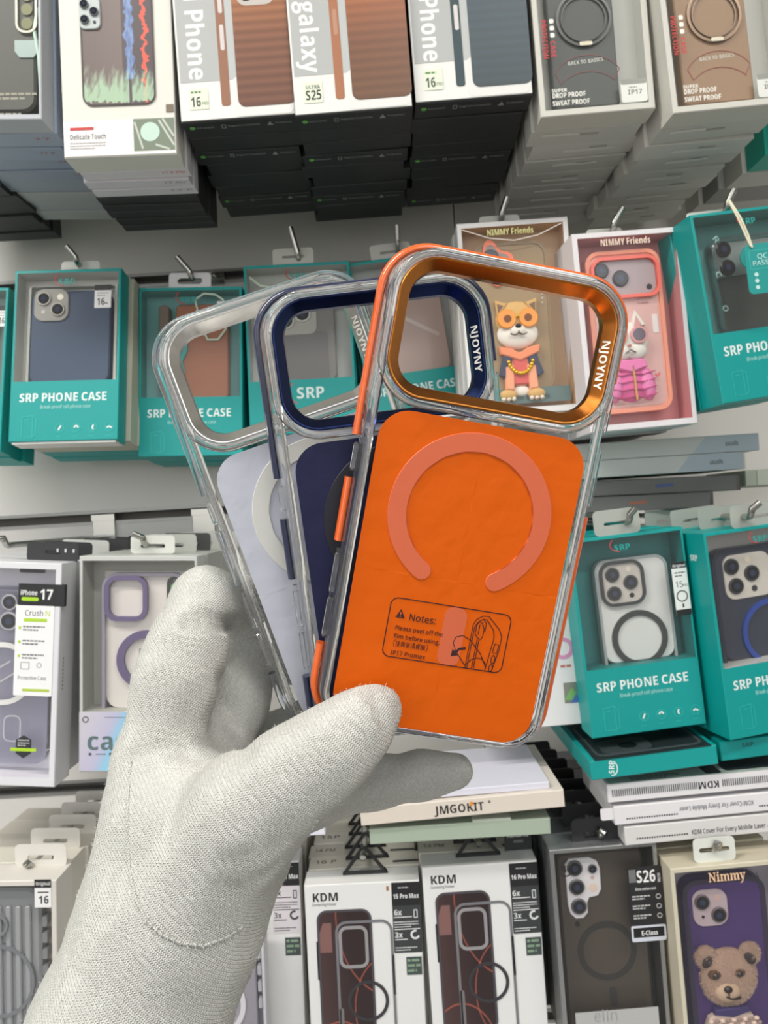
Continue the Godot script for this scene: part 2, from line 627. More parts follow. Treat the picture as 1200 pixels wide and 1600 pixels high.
func build_room() -> void:
	var white := card_stock(Color(0.83, 0.83, 0.81), 0.8)
	var grey := card_stock(Color(0.52, 0.51, 0.49), 0.8)
	structure_label(block("floor", Vector3(-1.9, -0.1, -1.05), Vector3(1.9, 0, 1.9), mat(Color(0.66, 0.65, 0.63), 0.5), self), "light grey shop floor below the display wall", "floor")
	structure_label(block("ceiling", Vector3(-1.9, 2.8, -1.05), Vector3(1.9, 2.9, 1.9), white, self), "white shop ceiling above the aisle", "ceiling")
	structure_label(block("wall_right", Vector3(1.7, 0, -1.05), Vector3(1.8, 2.8, 1.9), grey, self), "grey side wall at the closed end of the aisle", "wall")
	opened_wall("wall_front", "grey wall with a wide shop window facing the display", Vector3(-1.8, 0, 1.75), Vector3(1.8, 2.8, 1.85), Vector3(-1.68, 0.7, 0), Vector3(1.5, 2.7, 0), 0, grey)
	opened_wall("wall_left", "grey side wall with the shop entrance", Vector3(-1.8, 0, -1.05), Vector3(-1.7, 2.8, 1.85), Vector3(0, 0, -0.05), Vector3(0, 2.35, 0.95), 2, grey)
	# the display wall: laminated boards with aluminium channels between them
	var back := Node3D.new()
	back.name = "wall_back"
	back.position = Vector3(0, 0, -WALL)
	add_child(back)
	structure_label(back, "white slatted display wall with aluminium grooves for hooks", "wall")
	block("backing", Vector3(-1.8, 0, -0.06), Vector3(1.8, 2.8, -0.018), mat(Color(0.45, 0.44, 0.42), 0.8), back, false)
	var board := card_stock(Color(0.87, 0.86, 0.84), 0.45)
	var alu := mat(Color(0.62, 0.62, 0.61), 0.38, 0.7)
	var joint := spot(709, 330, WALL).x
	grooves = [spot(200, 806, WALL).y]
	grooves.push_front(spot(80, 1232, WALL).y)
	grooves.append(spot(300, 434, WALL).y)
	for k in 3:
		grooves.push_front(grooves[0] - 0.29)
		grooves.append(grooves[-1] + 0.28)
	var edges := [0.0] + grooves + [2.8]
	for k in edges.size() - 1:
		var y0: float = edges[k] + 0.008
		var y1: float = edges[k + 1] - 0.008
		block("slat", Vector3(-1.8, y0, -0.018), Vector3(joint - 0.0006, y1, 0), board, back, false)
		block("slat", Vector3(joint + 0.0006, y0, -0.018), Vector3(1.8, y1, 0), board, back, false)
	for y in grooves:
		block("channel", Vector3(-1.8, y - 0.008, -0.0175), Vector3(1.8, y - 0.0045, 0.001), alu, back, false)
		block("channel", Vector3(-1.8, y + 0.0045, -0.0175), Vector3(1.8, y + 0.008, 0.001), alu, back, false)

func display_hook(px: float, py: float, depth: float, label: String, up := 0.017, side := -0.004, r := 0.0027) -> void:
	var bend := spot(px, py, depth)
	var n := Node3D.new()
	n.name = numbered("display_hook")
	var groove: float = grooves[0]
	for g in grooves:
		if absf(g - bend.y) < absf(groove - bend.y):
			groove = g
	var drop := groove - bend.y
	var lift := drop if bend.y > EYE.y + 0.05 else 0.0       # how far the rod comes down from its clip
	n.position = Vector3(bend.x, bend.y, -WALL)
	add_child(n)
	tag(n, label, "hook", "metal hooks on the display wall")
	var reach := bend.z + WALL
	var chrome := mat(Color(0.70, 0.70, 0.68), 0.22, 1.0)
	var pts := [Vector3(0, lift, 0.002), Vector3(0, lift, 0.012), Vector3(0, lift * 0.4, reach * 0.5), Vector3(0, 0, reach - 0.012)]
	for i in 6:
		var a := deg_to_rad(15.0 * (i + 1))
		pts.append(Vector3(side * 0.1 * i / 6.0, 0.006 * (1.0 - cos(a)), reach - 0.012 + 0.006 * sin(a)))
	pts.append(Vector3(side, up, reach - 0.003))
	put(tube(pts, r, 10), "rod", chrome, n)
	block("clip", Vector3(-0.012, minf(lift, drop) - 0.010, 0.0015), Vector3(0.012, maxf(lift, drop) - 0.003, 0.004), chrome, n, false)
	block("clip_hook", Vector3(-0.013, drop - 0.004, -0.004), Vector3(0.013, drop + 0.003, 0.006), chrome, n, false)

func keyhole(outer: PackedVector2Array, hole: PackedVector2Array) -> PackedVector2Array:   # both counter-clockwise
	var best := [0, 0]
	var least := INF
	for i in outer.size():
		for j in hole.size():
			var d := outer[i].distance_to(hole[j])
			if d < least:
				least = d
				best = [i, j]
	var p := PackedVector2Array()
	for k in outer.size():
		p.append(outer[(best[0] + k) % outer.size()])
	var a := outer[best[0]]
	var b := hole[best[1]]
	var e := (b - a).orthogonal().normalized() * 0.00002
	p.append(a - e)
	p.append(b - e)
	for k in range(1, hole.size()):
		p.append(hole[(best[1] - k + hole.size()) % hole.size()])
	p.append(b + e)
	return p

# a hang tab with a slot, standing up from the back edge of a box
func hang_tab(B: Dictionary, x: float, y: float, w: float, h: float, z: float, m: Material, slot_w := 0.55, slot_h := 0.16, slot_y := 0.5) -> MeshInstance3D:
	var key := "tab %.1f %.1f %.6f %.2f %.2f %.2f" % [w, h, B.u, slot_w, slot_h, slot_y]
	if not meshes.has(key):
		var outer := rrect(w * B.u, h * B.u, minf(w, h) * 0.2 * B.u, 5)
		var hole := rrect(w * slot_w * B.u, h * slot_h * B.u, h * slot_h * 0.45 * B.u, 4)
		for i in hole.size():
			hole[i].y += (slot_y - 0.5) * h * B.u
		meshes[key] = prism(keyhole(outer, hole), -0.0003, 0.0003)
	return put(meshes[key], "hang_tab", m, B.n, Vector3((x + w / 2) * B.u, -(y + h / 2) * B.u, z))

func pane(B: Dictionary, called: String, x: float, y: float, w: float, h: float, z: float) -> MeshInstance3D:
	var A := acc()
	var u: float = B.u
	quad(A, Vector3(x * u, -y * u, z), Vector3((x + w) * u, -y * u, z), Vector3((x + w) * u, -(y + h) * u, z), Vector3(x * u, -(y + h) * u, z), Vector3.BACK)
	return put(done(A), called, film_pane(), B.n)

func fit_words(B: Dictionary, text: String, x: float, y: float, w: float, size: float, z: float, m: Material, font: Font = null, turn := 0.0, called := "lettering") -> MeshInstance3D:
	var o := words(B, text, x, y, size, z, m, font, turn, 1.0, 0, called)
	var got: float = o.mesh.get_aabb().size.x
	if got > 0.0:
		o.transform.basis = Basis(Vector3.BACK, deg_to_rad(turn)) * Basis.from_scale(Vector3(w * B.u / got, size * B.u / 0.04, 1))
	return o

func lens(B: Dictionary, x: float, y: float, r: float, z: float, rim: Material, h := 0.0016) -> void:
	var o := disc(B, "camera_lens", x, y, r, z, z + h, rim, 0.0004)
	var L := under(B, o)
	var at: Vector3 = o.position / B.u
	disc(L, "glass", 0, 0, r * 0.80, z + h, z + h + 0.0002, mat(c(16, 17, 22), 0.08, 0.0, "coat"))
	disc(L, "iris", 0, 0, r * 0.38, z + h + 0.0002, z + h + 0.0003, mat(c(40, 48, 74), 0.1, 0.0, "coat"))

# the camera island of a phone back: a rounded plate and its lenses
func camera_island(B: Dictionary, x: float, y: float, w: float, h: float, r: float, z: float, plate: Material, rim: Material, lenses: Array, flashes := []) -> MeshInstance3D:
	var o := slab(B, "camera_island", x, y, w, h, z, z + 0.0015, plate, r, 0.0005)
	var L := under(B, o)
	for l in lenses:
		lens(L, l[0] - w / 2, l[1] - h / 2, l[2], z + 0.0015, rim)
	for f in flashes:
		disc(L, "flash", f[0] - w / 2, f[1] - h / 2, f[2], z + 0.0015, z + 0.0018, mat(f[3], 0.3))
	return o

# ---------------------------------------------------------------- the three cases
func build_cases() -> void:
	phone_case("orange", "clear phone case with orange back film, gold camera frame and printed notes, frontmost", 735.5, 799, 0.2645, -9.5, 4.5, 7.0,
		c(222, 96, 14), c(228, 98, 28), c(190, 122, 56), c(216, 104, 66), 0.24)
	phone_case("navy", "clear phone case with dark navy film and navy camera frame, middle of the three", 627, 806, 0.2815, 8.0, 5.0, 6.5,
		c(40, 42, 72), c(30, 38, 70), c(40, 52, 92), c(14, 17, 32), 0.24)
	phone_case("silver", "clear phone case with pale silver film and silver camera frame, tilted most", 508, 790, 0.2985, 20.0, 5.0, 6.0,
		c(196, 199, 210), c(214, 218, 226), c(226, 224, 220), c(214, 214, 208), 0.22)

func runs_of(path: PackedVector2Array, keep: Callable) -> Array:
	var n := path.size()
	var start := 0
	for i in n:
		if not keep.call(path[i]):
			start = i
			break
	var out := []
	var cur := PackedVector2Array()
	for k in n + 1:
		var p := path[(start + k) % n]
		if keep.call(p) and k < n:
			cur.append(p)
		else:
			if cur.size() > 2:
				out.append(cur)
			cur = PackedVector2Array()
	return out

func mmp(pts: Array) -> PackedVector2Array:
	var p := PackedVector2Array()
	for q in pts:
		p.append(Vector2(q[0], q[1]) * MM)
	return p

func phone_case(kind: String, label: String, px: float, py: float, depth: float, lean: float, yaw: float, pitch: float, film: Color, band: Color, bezel: Color, magnet: Color, bezel_rough: float) -> void:
	var n := Node3D.new()
	n.name = numbered("phone_case")
	add_child(n)
	n.transform = Transform3D(cam.transform.basis * Basis(Vector3.BACK, deg_to_rad(lean)) * Basis(Vector3.UP, deg_to_rad(yaw)) * Basis(Vector3.RIGHT, deg_to_rad(pitch)), spot(px, py, depth))
	tag(n, label, "phone case", "phone cases fanned out in the gloved hand")
	var W := 0.0865
	var H := 0.1715
	var clear := clear_plastic(Color(0.98, 0.985, 0.99))
	var path := rrect(W, H, 0.0165, 12, 0.0025)
	# side wall of clear plastic, flaring outwards to the phone side, with a raised lip round the back
	var prof := mmp([[-2.6, -10.6], [-1.9, -10.6], [-1.7, -7.8], [-2.5, -4.2], [-3.2, -1.6], [-3.9, 0.1], [-4.8, 0.75], [-5.7, 0.35], [-6.2, -0.3], [-6.2, -1.5], [-4.6, -1.9], [-3.7, -4.4]])
	put(sweep(path, prof), "side_wall", clear, n)
	# coloured bumper strip on the phone side, interrupted at the buttons
	var strip_mat := mat(band, 0.28, 0.0, "coat") if kind != "silver" else clear_plastic(Color(0.93, 0.95, 0.98), 0.08)
	var gaps := func(p: Vector2) -> bool:
		if p.x < -W / 2 + 0.004:
			return not ((p.y < 0.017 and p.y > 0.006) or (p.y < -0.020 and p.y > -0.055))
		if p.x > W / 2 - 0.004:
			return not (p.y < 0.0515 and p.y > 0.004)
		return not (p.y < 0 and p.x > -0.022 and p.x < 0.030)
	for run in runs_of(path, gaps):
		put(sweep(run, mmp([[-1.6, -12.4], [0.2, -12.6], [0.8, -12.0], [0.95, -10.6], [0.6, -9.0], [-0.4, -7.9], [-1.6, -7.8]]), false), "bumper_strip", strip_mat, n)
	for run in runs_of(path, func(p): return not gaps.call(p)):
		put(sweep(run, mmp([[-2.0, -11.6], [-0.9, -11.8], [-0.5, -11.0], [-0.7, -9.2], [-1.6, -8.8]]), false), "clear_bumper", clear, n)
	# side buttons
	for b in [[-1, 0.0115, 0.009], [-1, -0.030, 0.014], [-1, -0.046, 0.014], [1, 0.041, 0.013], [1, 0.018, 0.021]]:
		var bt := put(prism(rrect(0.0028, b[2], 0.0013, 5), -0.0008, 0.0008, 0.0003), "button", clear, n, Vector3(b[0] * (W / 2 - 0.0010), b[1], -0.0072))
		bt.rotation.y = b[0] * PI / 2
	# camera opening: metal frame with a sloping face, inside a rounded clear collar
	var bc := Vector2(0.0, 0.0575)
	var bw := 0.0745
	var bh := 0.0465
	var bpath := rrect(bw, bh, 0.0135, 14, 0.004)
	var b_prof := mmp([[0.0, -1.6], [0.0, 0.7], [-0.5, 1.2], [-0.9, 1.1], [-3.9, -3.2], [-4.2, -6.5], [-3.2, -6.5], [-2.6, -4.0]])
	put(sweep(bpath, b_prof, true, true), "camera_frame", mat(bezel, bezel_rough, 1.0), n, Vector3(bc.x, bc.y, 0))
	put(sweep(bpath, mmp([[0.05, -1.5], [2.6, -1.5], [3.1, -0.4], [2.4, 0.7], [1.3, 1.15], [0.4, 0.95], [0.05, 0.4]])), "collar", clear, n, Vector3(bc.x, bc.y, 0))
	var brand := TextMesh.new()
	brand.text = "NJOYNY"
	brand.font = font_bold
	brand.font_size = 40
	brand.pixel_size = 0.00011
	brand.depth = 0.00012
	brand.curve_step = 2.0
	var bo := put(brand, "lettering", mat(Color(0.93, 0.93, 0.9), 0.5), n)
	bo.transform = Transform3D(Basis(Vector3(0, -1, 0), Vector3(0.572, 0, 0.820), Vector3(-0.820, 0, 0.572)), Vector3(bc.x + bw / 2 - 0.0024, bc.y - 0.0012, -0.00105) + Vector3(-0.820, 0, 0.572) * 0.0001)
	# the back plate: clear, with the opening cut out
	var plate_outer := rrect(W - 0.0118, H - 0.0118, 0.0112, 8)
	var cut := rrect(bw + 0.0004, bh + 0.0004, 0.0137, 8)
	for i in cut.size():
		cut[i] += bc
	put(prism(keyhole(plate_outer, cut), -0.0014, -0.0004), "back_plate", clear, n)
	# coloured film on the plate
	var fy1 := 0.0300
	var fy0 := -0.0800
	var film_o := put(prism(rrect(0.0715, fy1 - fy0, 0.0105, 10), -0.00035, -0.0001), "film", film_material(film, kind), n, Vector3(0, (fy0 + fy1) / 2, 0))
	# magnet ring under the film, open at the foot, with rounded ends
	var mp := PackedVector2Array()
	for i in 61:
		var a := deg_to_rad(lerpf(-90 + 31, 270 - 31, i / 60.0))
		mp.append(Vector2(cos(a), sin(a)) * 0.02505)
	var half := 0.00325
	var outline := PackedVector2Array()
	for p in mp:
		outline.append(p.normalized() * (0.02505 + half))
	var e1 := mp[-1]
	for i in range(1, 8):
		outline.append(e1 + (e1.normalized() * half).rotated(PI * i / 8.0))
	for i in range(mp.size() - 1, -1, -1):
		outline.append(mp[i].normalized() * (0.02505 - half))
	var e0 := mp[0]
	for i in range(1, 8):
		outline.append(e0 + (-e0.normalized() * half).rotated(PI * i / 8.0))
	put(prism(outline, -0.0002, 0.0003, 0.00015), "magnet_ring", mat(magnet, 0.45), n, Vector3(0.0, -0.0015, 0))
	if kind == "orange":
		notes_print(n)
	# screen-side lip on the phone side
	put(sweep(rrect(W - 0.005, H - 0.005, 0.014, 10), mmp([[-0.9, -12.2], [0.0, -12.2], [0.0, -10.8], [-0.9, -10.8]]), true, true), "screen_lip", clear, n)

func film_material(col: Color, kind: String) -> StandardMaterial3D:
	var m := StandardMaterial3D.new()
	m.albedo_color = col
	m.roughness = 0.45
	m.metallic_specular = 0.25
	var t := NoiseTexture2D.new()
	var n := FastNoiseLite.new()
	n.seed = 11 + kind.length()
	n.frequency = 0.02
	n.fractal_octaves = 5
	t.noise = n
	t.width = 256
	t.height = 256
	m.heightmap_enabled = true
	m.heightmap_texture = t
	m.heightmap_scale = 0.02
	m.uv1_triplanar = true
	m.uv1_scale = Vector3(14, 14, 14)
	return m

func notes_print(n: Node3D) -> void:
	# the peel-off film's printed notice, 200 x 100 units over the lower back
	var o := Node3D.new()
	o.name = "notice"
	n.add_child(o)
	o.position = Vector3(-0.0215, -0.0335, 0)
	var B := {"n": o, "u": 0.043 / 200.0}
	var ink := mat(c(58, 22, 20), 0.5)
	var z := 0.0
	var z1 := 0.00008
	slab(B, "pull_tab", 90, 2, 37, 98, -0.0003, 0.00004, mat(c(216, 104, 66), 0.35, 0.0, "coat"), 15)
	z = 0.00005
	z1 = 0.00009
	frame(B, "border", 0, 0, 200, 100, 13, 1.6, z, z1, ink)
	shape(B, "warning_triangle", [[12, 33], [19, 18], [27, 33]], z, z1, ink)
	stroke(B, "exclamation_mark", [[[19.3, 23], [19.3, 28.5]], [[19.3, 30], [19.3, 31.6]]], 1.5, z1, z1 + 0.00003, mat(c(222, 104, 40)))
	fit_words(B, "Notes:", 33, 35, 43, 16, z, ink, font_sans)
	fit_words(B, "Please peel off the", 14, 53, 78, 9.6, z, ink, font_sans)
	fit_words(B, "film before using.", 14, 67, 76, 9.6, z, ink, font_sans)
	fit_words(B, "IP17 Promax", 14, 95, 57, 10, z, ink, font_sans)
	# the line of Chinese characters, written stroke by stroke on a 10 x 10 grid
	var glyphs := [
		[[[3, 0], [1, 4]], [[2, 3], [2, 10]], [[4, 2], [10, 2]], [[5, 4], [9, 4], [9, 6], [5, 6], [5, 4]], [[7, 0], [7, 6], [4, 10]], [[5, 7], [10, 10]]],
		[[[2, 1], [9, 1], [9, 10]], [[2, 1], [2, 7], [1, 10]], [[2, 4], [9, 4]], [[2, 7], [9, 7]], [[5.5, 1], [5.5, 9]]],
		[[[3, 0], [4, 2]], [[8, 0], [7, 2]], [[1, 2.5], [10, 2.5]], [[2, 4], [5, 4], [5, 10]], [[2, 4], [2, 10]], [[2, 6], [5, 6]], [[2, 8], [5, 8]], [[7, 4], [7, 8]], [[9, 4], [9, 10]]],
		[[[1, 1], [2, 2]], [[1, 4], [2, 4], [2, 9], [3, 8]], [[4, 1], [10, 1]], [[4, 2.6], [10, 2.6]], [[4, 4], [10, 4]], [[7, 0], [7, 4]], [[5, 5.5], [9, 5.5], [9, 10]], [[5, 5.5], [5, 10]], [[5, 7.5], [9, 7.5]]],
		[[[0.5, 3], [3, 3]], [[2, 0], [2, 10]], [[0.5, 6], [3, 5]], [[4, 2], [7, 2]], [[4, 6], [7, 6]], [[4.6, 0], [4.6, 6]], [[6.4, 0], [6.4, 6]], [[4, 10], [5, 7]], [[7, 9], [6, 7]], [[10, 0], [8, 1], [8, 10]], [[8, 4], [10, 4]]],
		[[[1, 1], [3.4, 1], [3.4, 10]], [[1, 1], [1, 7], [0.4, 10]], [[1, 4], [3, 4]], [[5, 1.5], [10, 1.5]], [[5, 3], [9, 3], [9, 6], [5, 6], [5, 3]], [[5, 4.5], [9, 4.5]], [[4.6, 7.5], [10, 7.5]], [[7.4, 6], [5, 10]], [[7.6, 7.5], [10, 10]]]]
	var lines := []
	lines.append(arc(20, 76, 3.5, 6.5, 110, 250, 6))
	lines.append(arc(69, 76, 3.5, 6.5, -70, 70, 6))
	for i in 6:
		for s in glyphs[i]:
			var l := []
			for p in s:
				l.append([19.5 + i * 8.3 + p[0] * 0.74, 71.0 + p[1] * 0.95])
			lines.append(l)
	stroke(B, "lettering", lines, 0.75, z, z1, ink)
	# the drawing of a phone with the film being peeled
	var d := []
	d.append([[139, 100], [139, 25], [143, 16], [152, 9], [162, 8], [183, 27], [189, 38], [189, 60], [183, 99]])
	d.append([[142, 99], [142, 28], [147, 19], [154, 14], [160, 14], [174, 30], [177, 42], [172, 99]])
	d.append([[150, 99], [150, 48]])
	d.append([[153, 99], [153, 48]])
	d.append([[154, 14], [160, 20], [160, 34]])
	d.append([[145, 26], [145, 40], [150, 46], [156, 48], [158, 42], [158, 30], [153, 20], [147, 20], [145, 26]])
	d.append([[150, 24], [150, 40]])
	d.append([[180, 52], [187, 52], [186, 67], [179, 67], [180, 52]])
	d.append(arc(182, 78, 3, 7, 0, 360, 14))
	d.append(arc(181, 93, 3, 6, 0, 360, 14))
	d.append([[172, 92], [160, 72], [140, 52], [126, 46], [115, 50], [112, 60], [118, 72], [138, 95]])
	d.append([[138, 95], [146, 84], [156, 79], [164, 80], [172, 88]])
	stroke(B, "peeling_drawing", d, 1.3, z, z1, ink)
	stroke(B, "arrow", [[[134, 66], [124, 69], [118, 76]]], 4.0, z, z1, ink)
	shape(B, "arrow_head", [[112, 83], [113, 70], [124, 80]], z, z1, ink)

# ---------------------------------------------------------------- the gloved hand
var bones := []          # [from, to, radius from, radius to] in the hand's own axes
var creases := []        # [from, to, depth, width]
var hand_xf: Transform3D

func hp(px: float, py: float, depth: float) -> Vector3:
	return hand_xf.affine_inverse() * spot(px, py, depth)

func bone_chain(pts: Array) -> void:      # [px, py, depth, radius in millimetres]
	for i in pts.size() - 1:
		var a = pts[i]
		var b = pts[i + 1]
		bones.append([hp(a[0], a[1], a[2]), hp(b[0], b[1], b[2]), a[3] * MM, b[3] * MM])

func hand_field(p: Vector3) -> float:
	var d := 1.0
	var k := 0.0075
	for b in bones:
		var ab: Vector3 = b[1] - b[0]
		var t := clampf((p - (b[0] as Vector3)).dot(ab) / ab.length_squared(), 0.0, 1.0)
		var e := p.distance_to((b[0] as Vector3) + ab * t) - lerpf(b[2], b[3], t)
		var h := maxf(k - absf(d - e), 0.0) / k
		d = minf(d, e) - h * h * k * 0.25
	for s in creases:
		if d < 0.012 and d > -0.012:
			var ab: Vector3 = s[1] - s[0]
			var t := clampf((p - (s[0] as Vector3)).dot(ab) / ab.length_squared(), 0.0, 1.0)
			var q: float = p.distance_to((s[0] as Vector3) + ab * t) / s[3]
			if q < 1.0:
				d += s[2] * (1.0 - q) * (1.0 - q) * (1.0 + 2.0 * q)
	return d

func hand_surface_at(px: float, py: float) -> Array:    # where the line of sight through that point of the photograph meets the glove, and the normal there
	var o := hand_xf.affine_inverse() * cam.position
	var dir := (hp(px, py, 0.3) - o).normalized()
	var t := 0.18
	for i in 80:
		var d := hand_field(o + dir * t)
		if d < 0.00015:
			break
		t += d * 0.8
		if t > 0.45:
			return []
	var p := o + dir * t
	return [p, field_normal(p)]

func field_normal(p: Vector3) -> Vector3:
	var e := 0.0006
	return Vector3(hand_field(p + Vector3(e, 0, 0)) - hand_field(p - Vector3(e, 0, 0)), hand_field(p + Vector3(0, e, 0)) - hand_field(p - Vector3(0, e, 0)), hand_field(p + Vector3(0, 0, e)) - hand_field(p - Vector3(0, 0, e))).normalized()

func surface_crease(pts: Array, depth: float, width: float) -> Array:
	var out := []
	var prev = null
	for q in pts:
		var s := hand_surface_at(q[0], q[1])
		if s.is_empty():
			prev = null
			continue
		if prev != null:
			out.append([prev, s[0], depth, width])
		prev = s[0]
	return out

func build_hand() -> void:
	# own axes turned so that the knit's wales run up the thumb as in the photograph
	var origin := spot(268, 1450, 0.262)
	hand_xf = Transform3D(cam.transform.basis * Basis(Vector3.BACK, deg_to_rad(47.0)), origin)
	# thumb, lying over the front of the cases
	bone_chain([[300, 1395, 0.262, 25], [388, 1268, 0.252, 18.5], [450, 1218, 0.249, 14.8], [512, 1176, 0.250, 13.4], [562, 1132, 0.255, 10.4], [592, 1106, 0.2605, 7.6]])
	# wrist and forearm
	bone_chain([[322, 1330, 0.272, 28], [266, 1450, 0.264, 29.5], [205, 1600, 0.258, 31], [120, 1810, 0.25, 34]])
	bone_chain([[255, 1300, 0.27, 21], [225, 1440, 0.268, 22]])
	# back of the hand and palm
	bone_chain([[240, 1225, 0.278, 13], [285, 1275, 0.275, 24], [375, 1330, 0.288, 19.5]])
	bone_chain([[243, 1190, 0.282, 13.5], [236, 1320, 0.272, 16]])
	bone_chain([[300, 1200, 0.295, 15], [330, 1280, 0.29, 22]])
	# index finger, up the back and hooked round behind the cases
	bone_chain([[247, 1180, 0.281, 14], [275, 1065, 0.289, 14.6], [296, 1005, 0.296, 13.6], [320, 938, 0.311, 12.2], [395, 945, 0.338, 10.8], [470, 985, 0.338, 9.5], [510, 1010, 0.337, 8.5]])
	# middle finger behind it
	bone_chain([[320, 1205, 0.300, 15], [366, 1090, 0.323, 13.6], [390, 1015, 0.338, 11.6], [470, 1030, 0.343, 10], [540, 1050, 0.342, 9.2]])
	# ring finger, hidden behind the cases
	bone_chain([[360, 1255, 0.310, 14], [412, 1165, 0.343, 12], [520, 1110, 0.350, 10.5], [590, 1120, 0.342, 9]])
	# little finger under the lower edge
	bone_chain([[395, 1285, 0.306, 13.5], [480, 1250, 0.333, 11.2], [590, 1222, 0.326, 9.6], [660, 1211, 0.323, 8.8], [712, 1205, 0.321, 7.4]])
	# folds of the fabric
	var folds := []
	folds += surface_crease([[296, 968], [320, 966], [345, 974], [366, 980]], 0.0058, 0.0055)
	folds += surface_crease([[577, 1068], [586, 1090], [597, 1118], [606, 1150]], 0.0012, 0.0042)
	folds += surface_crease([[425, 1175], [440, 1205], [462, 1235], [488, 1258]], 0.0007, 0.004)
	folds += surface_crease([[350, 1345], [385, 1342], [420, 1330], [448, 1312]], 0.0011, 0.0035)
	folds += surface_crease([[330, 1390], [370, 1388], [410, 1372], [440, 1345]], 0.0008, 0.0035)
	folds += surface_crease([[345, 1060], [352, 1100], [368, 1140], [385, 1175]], 0.0016, 0.006)
	folds += surface_crease([[215, 1180], [250, 1168], [290, 1175], [320, 1192]], 0.0009, 0.004)
	creases = folds
	# surface nets: only cells near a bone are looked at
	var cell := 0.0022
	var wob := FastNoiseLite.new()
	wob.seed = 5
	wob.frequency = 95.0
	wob.fractal_octaves = 2
	var values := {}
	var cells := {}
	var step := 3
	var blocks := {}
	for b in bones:
		var len: float = (b[1] as Vector3).distance_to(b[0])
		var nb := int(len / 0.006) + 1
		for i in nb + 1:
			var t := float(i) / nb
			var p: Vector3 = (b[0] as Vector3).lerp(b[1], t)
			var r := lerpf(b[2], b[3], t) + 0.009
			var lo := ((p - Vector3.ONE * r) / (cell * step)).floor()
			var hi := ((p + Vector3.ONE * r) / (cell * step)).ceil()
			for x in range(int(lo.x), int(hi.x)):
				for y in range(int(lo.y), int(hi.y)):
					for z in range(int(lo.z), int(hi.z)):
						var key := Vector3i(x, y, z)
						if not blocks.has(key):
							var m := (Vector3(key) + Vector3.ONE * 0.5) * cell * step
							blocks[key] = absf(hand_field(m)) < cell * step * 1.05
	for key in blocks:
		if blocks[key]:
			for i in step:
				for j in step:
					for k in step:
						cells[(key as Vector3i) * step + Vector3i(i, j, k)] = -1
	var corner := [Vector3i(0, 0, 0), Vector3i(1, 0, 0), Vector3i(0, 1, 0), Vector3i(1, 1, 0), Vector3i(0, 0, 1), Vector3i(1, 0, 1), Vector3i(0, 1, 1), Vector3i(1, 1, 1)]
	var edges := [[0, 1], [2, 3], [4, 5], [6, 7], [0, 2], [1, 3], [4, 6], [5, 7], [0, 4], [1, 5], [2, 6], [3, 7]]
	var pos := PackedVector3Array()
	var nor := PackedVector3Array()
	for key in cells:
		var f := []
		var inside := 0
		for q in corner:
			var w: Vector3i = key + q
			if not values.has(w):
				var wp := Vector3(w) * cell
				values[w] = hand_field(wp) + wob.get_noise_3dv(wp) * 0.00045
			f.append(values[w])
			if f[-1] < 0.0:
				inside += 1
		if inside == 0 or inside == 8:
			continue
		var sum := Vector3.ZERO
		var cnt := 0
		for e in edges:
			if (f[e[0]] < 0.0) != (f[e[1]] < 0.0):
				var t: float = f[e[0]] / (f[e[0]] - f[e[1]])
				sum += Vector3(corner[e[0]]).lerp(Vector3(corner[e[1]]), t)
				cnt += 1
		cells[key] = pos.size()
		pos.append((Vector3(key) + sum / cnt) * cell)
		var g := Vector3((f[1] + f[3] + f[5] + f[7]) - (f[0] + f[2] + f[4] + f[6]), (f[2] + f[3] + f[6] + f[7]) - (f[0] + f[1] + f[4] + f[5]), (f[4] + f[5] + f[6] + f[7]) - (f[0] + f[1] + f[2] + f[3]))
		nor.append(g.normalized())
	var idx := PackedInt32Array()
	var axes := [[Vector3i(1, 0, 0), Vector3i(0, 1, 0), Vector3i(0, 0, 1)], [Vector3i(0, 1, 0), Vector3i(0, 0, 1), Vector3i(1, 0, 0)], [Vector3i(0, 0, 1), Vector3i(1, 0, 0), Vector3i(0, 1, 0)]]
	for key in cells:
		if cells[key] < 0:
			continue
		for ax in axes:
			var a: float = values[key]
			var b: float = values.get(key + ax[0], a)
			if (a < 0.0) == (b < 0.0):
				continue
			var q := [cells.get(key, -1), cells.get(key - ax[1], -1), cells.get(key - ax[1] - ax[2], -1), cells.get(key - ax[2], -1)]
			if q.min() < 0:
				continue
			var n := nor[q[0]]
			for t in [[0, 1, 2], [0, 2, 3]]:
				var p0 := pos[q[t[0]]]
				if (pos[q[t[1]]] - p0).cross(pos[q[t[2]]] - p0).dot(n) > 0.0:
					idx.append_array([q[t[0]], q[t[2]], q[t[1]]])
				else:
					idx.append_array([q[t[0]], q[t[1]], q[t[2]]])
	# smooth the normals once over the mesh
	var soft := PackedVector3Array()
	soft.resize(pos.size())
	for k in range(0, idx.size(), 3):
		var s := nor[idx[k]] + nor[idx[k + 1]] + nor[idx[k + 2]]
		for j in 3:
			soft[idx[k + j]] += s
	for i in soft.size():
		soft[i] = soft[i].normalized()
	var arr := []
	arr.resize(Mesh.ARRAY_MAX)
	arr[Mesh.ARRAY_VERTEX] = pos
	arr[Mesh.ARRAY_NORMAL] = soft
	arr[Mesh.ARRAY_INDEX] = idx
	var mesh := ArrayMesh.new()
	mesh.add_surface_from_arrays(Mesh.PRIMITIVE_TRIANGLES, arr)
	var hand := Node3D.new()
	hand.name = "gloved_hand"
	hand.transform = hand_xf
	add_child(hand)
	tag(hand, "left hand and wrist in a white knitted cotton glove holding three phone cases", "hand")
	var knit := knit_material()
	put(mesh, "glove", knit, hand)
	# the seam that rounds the base of the thumb, a raised cord with stitches
	var knit_cord := knit
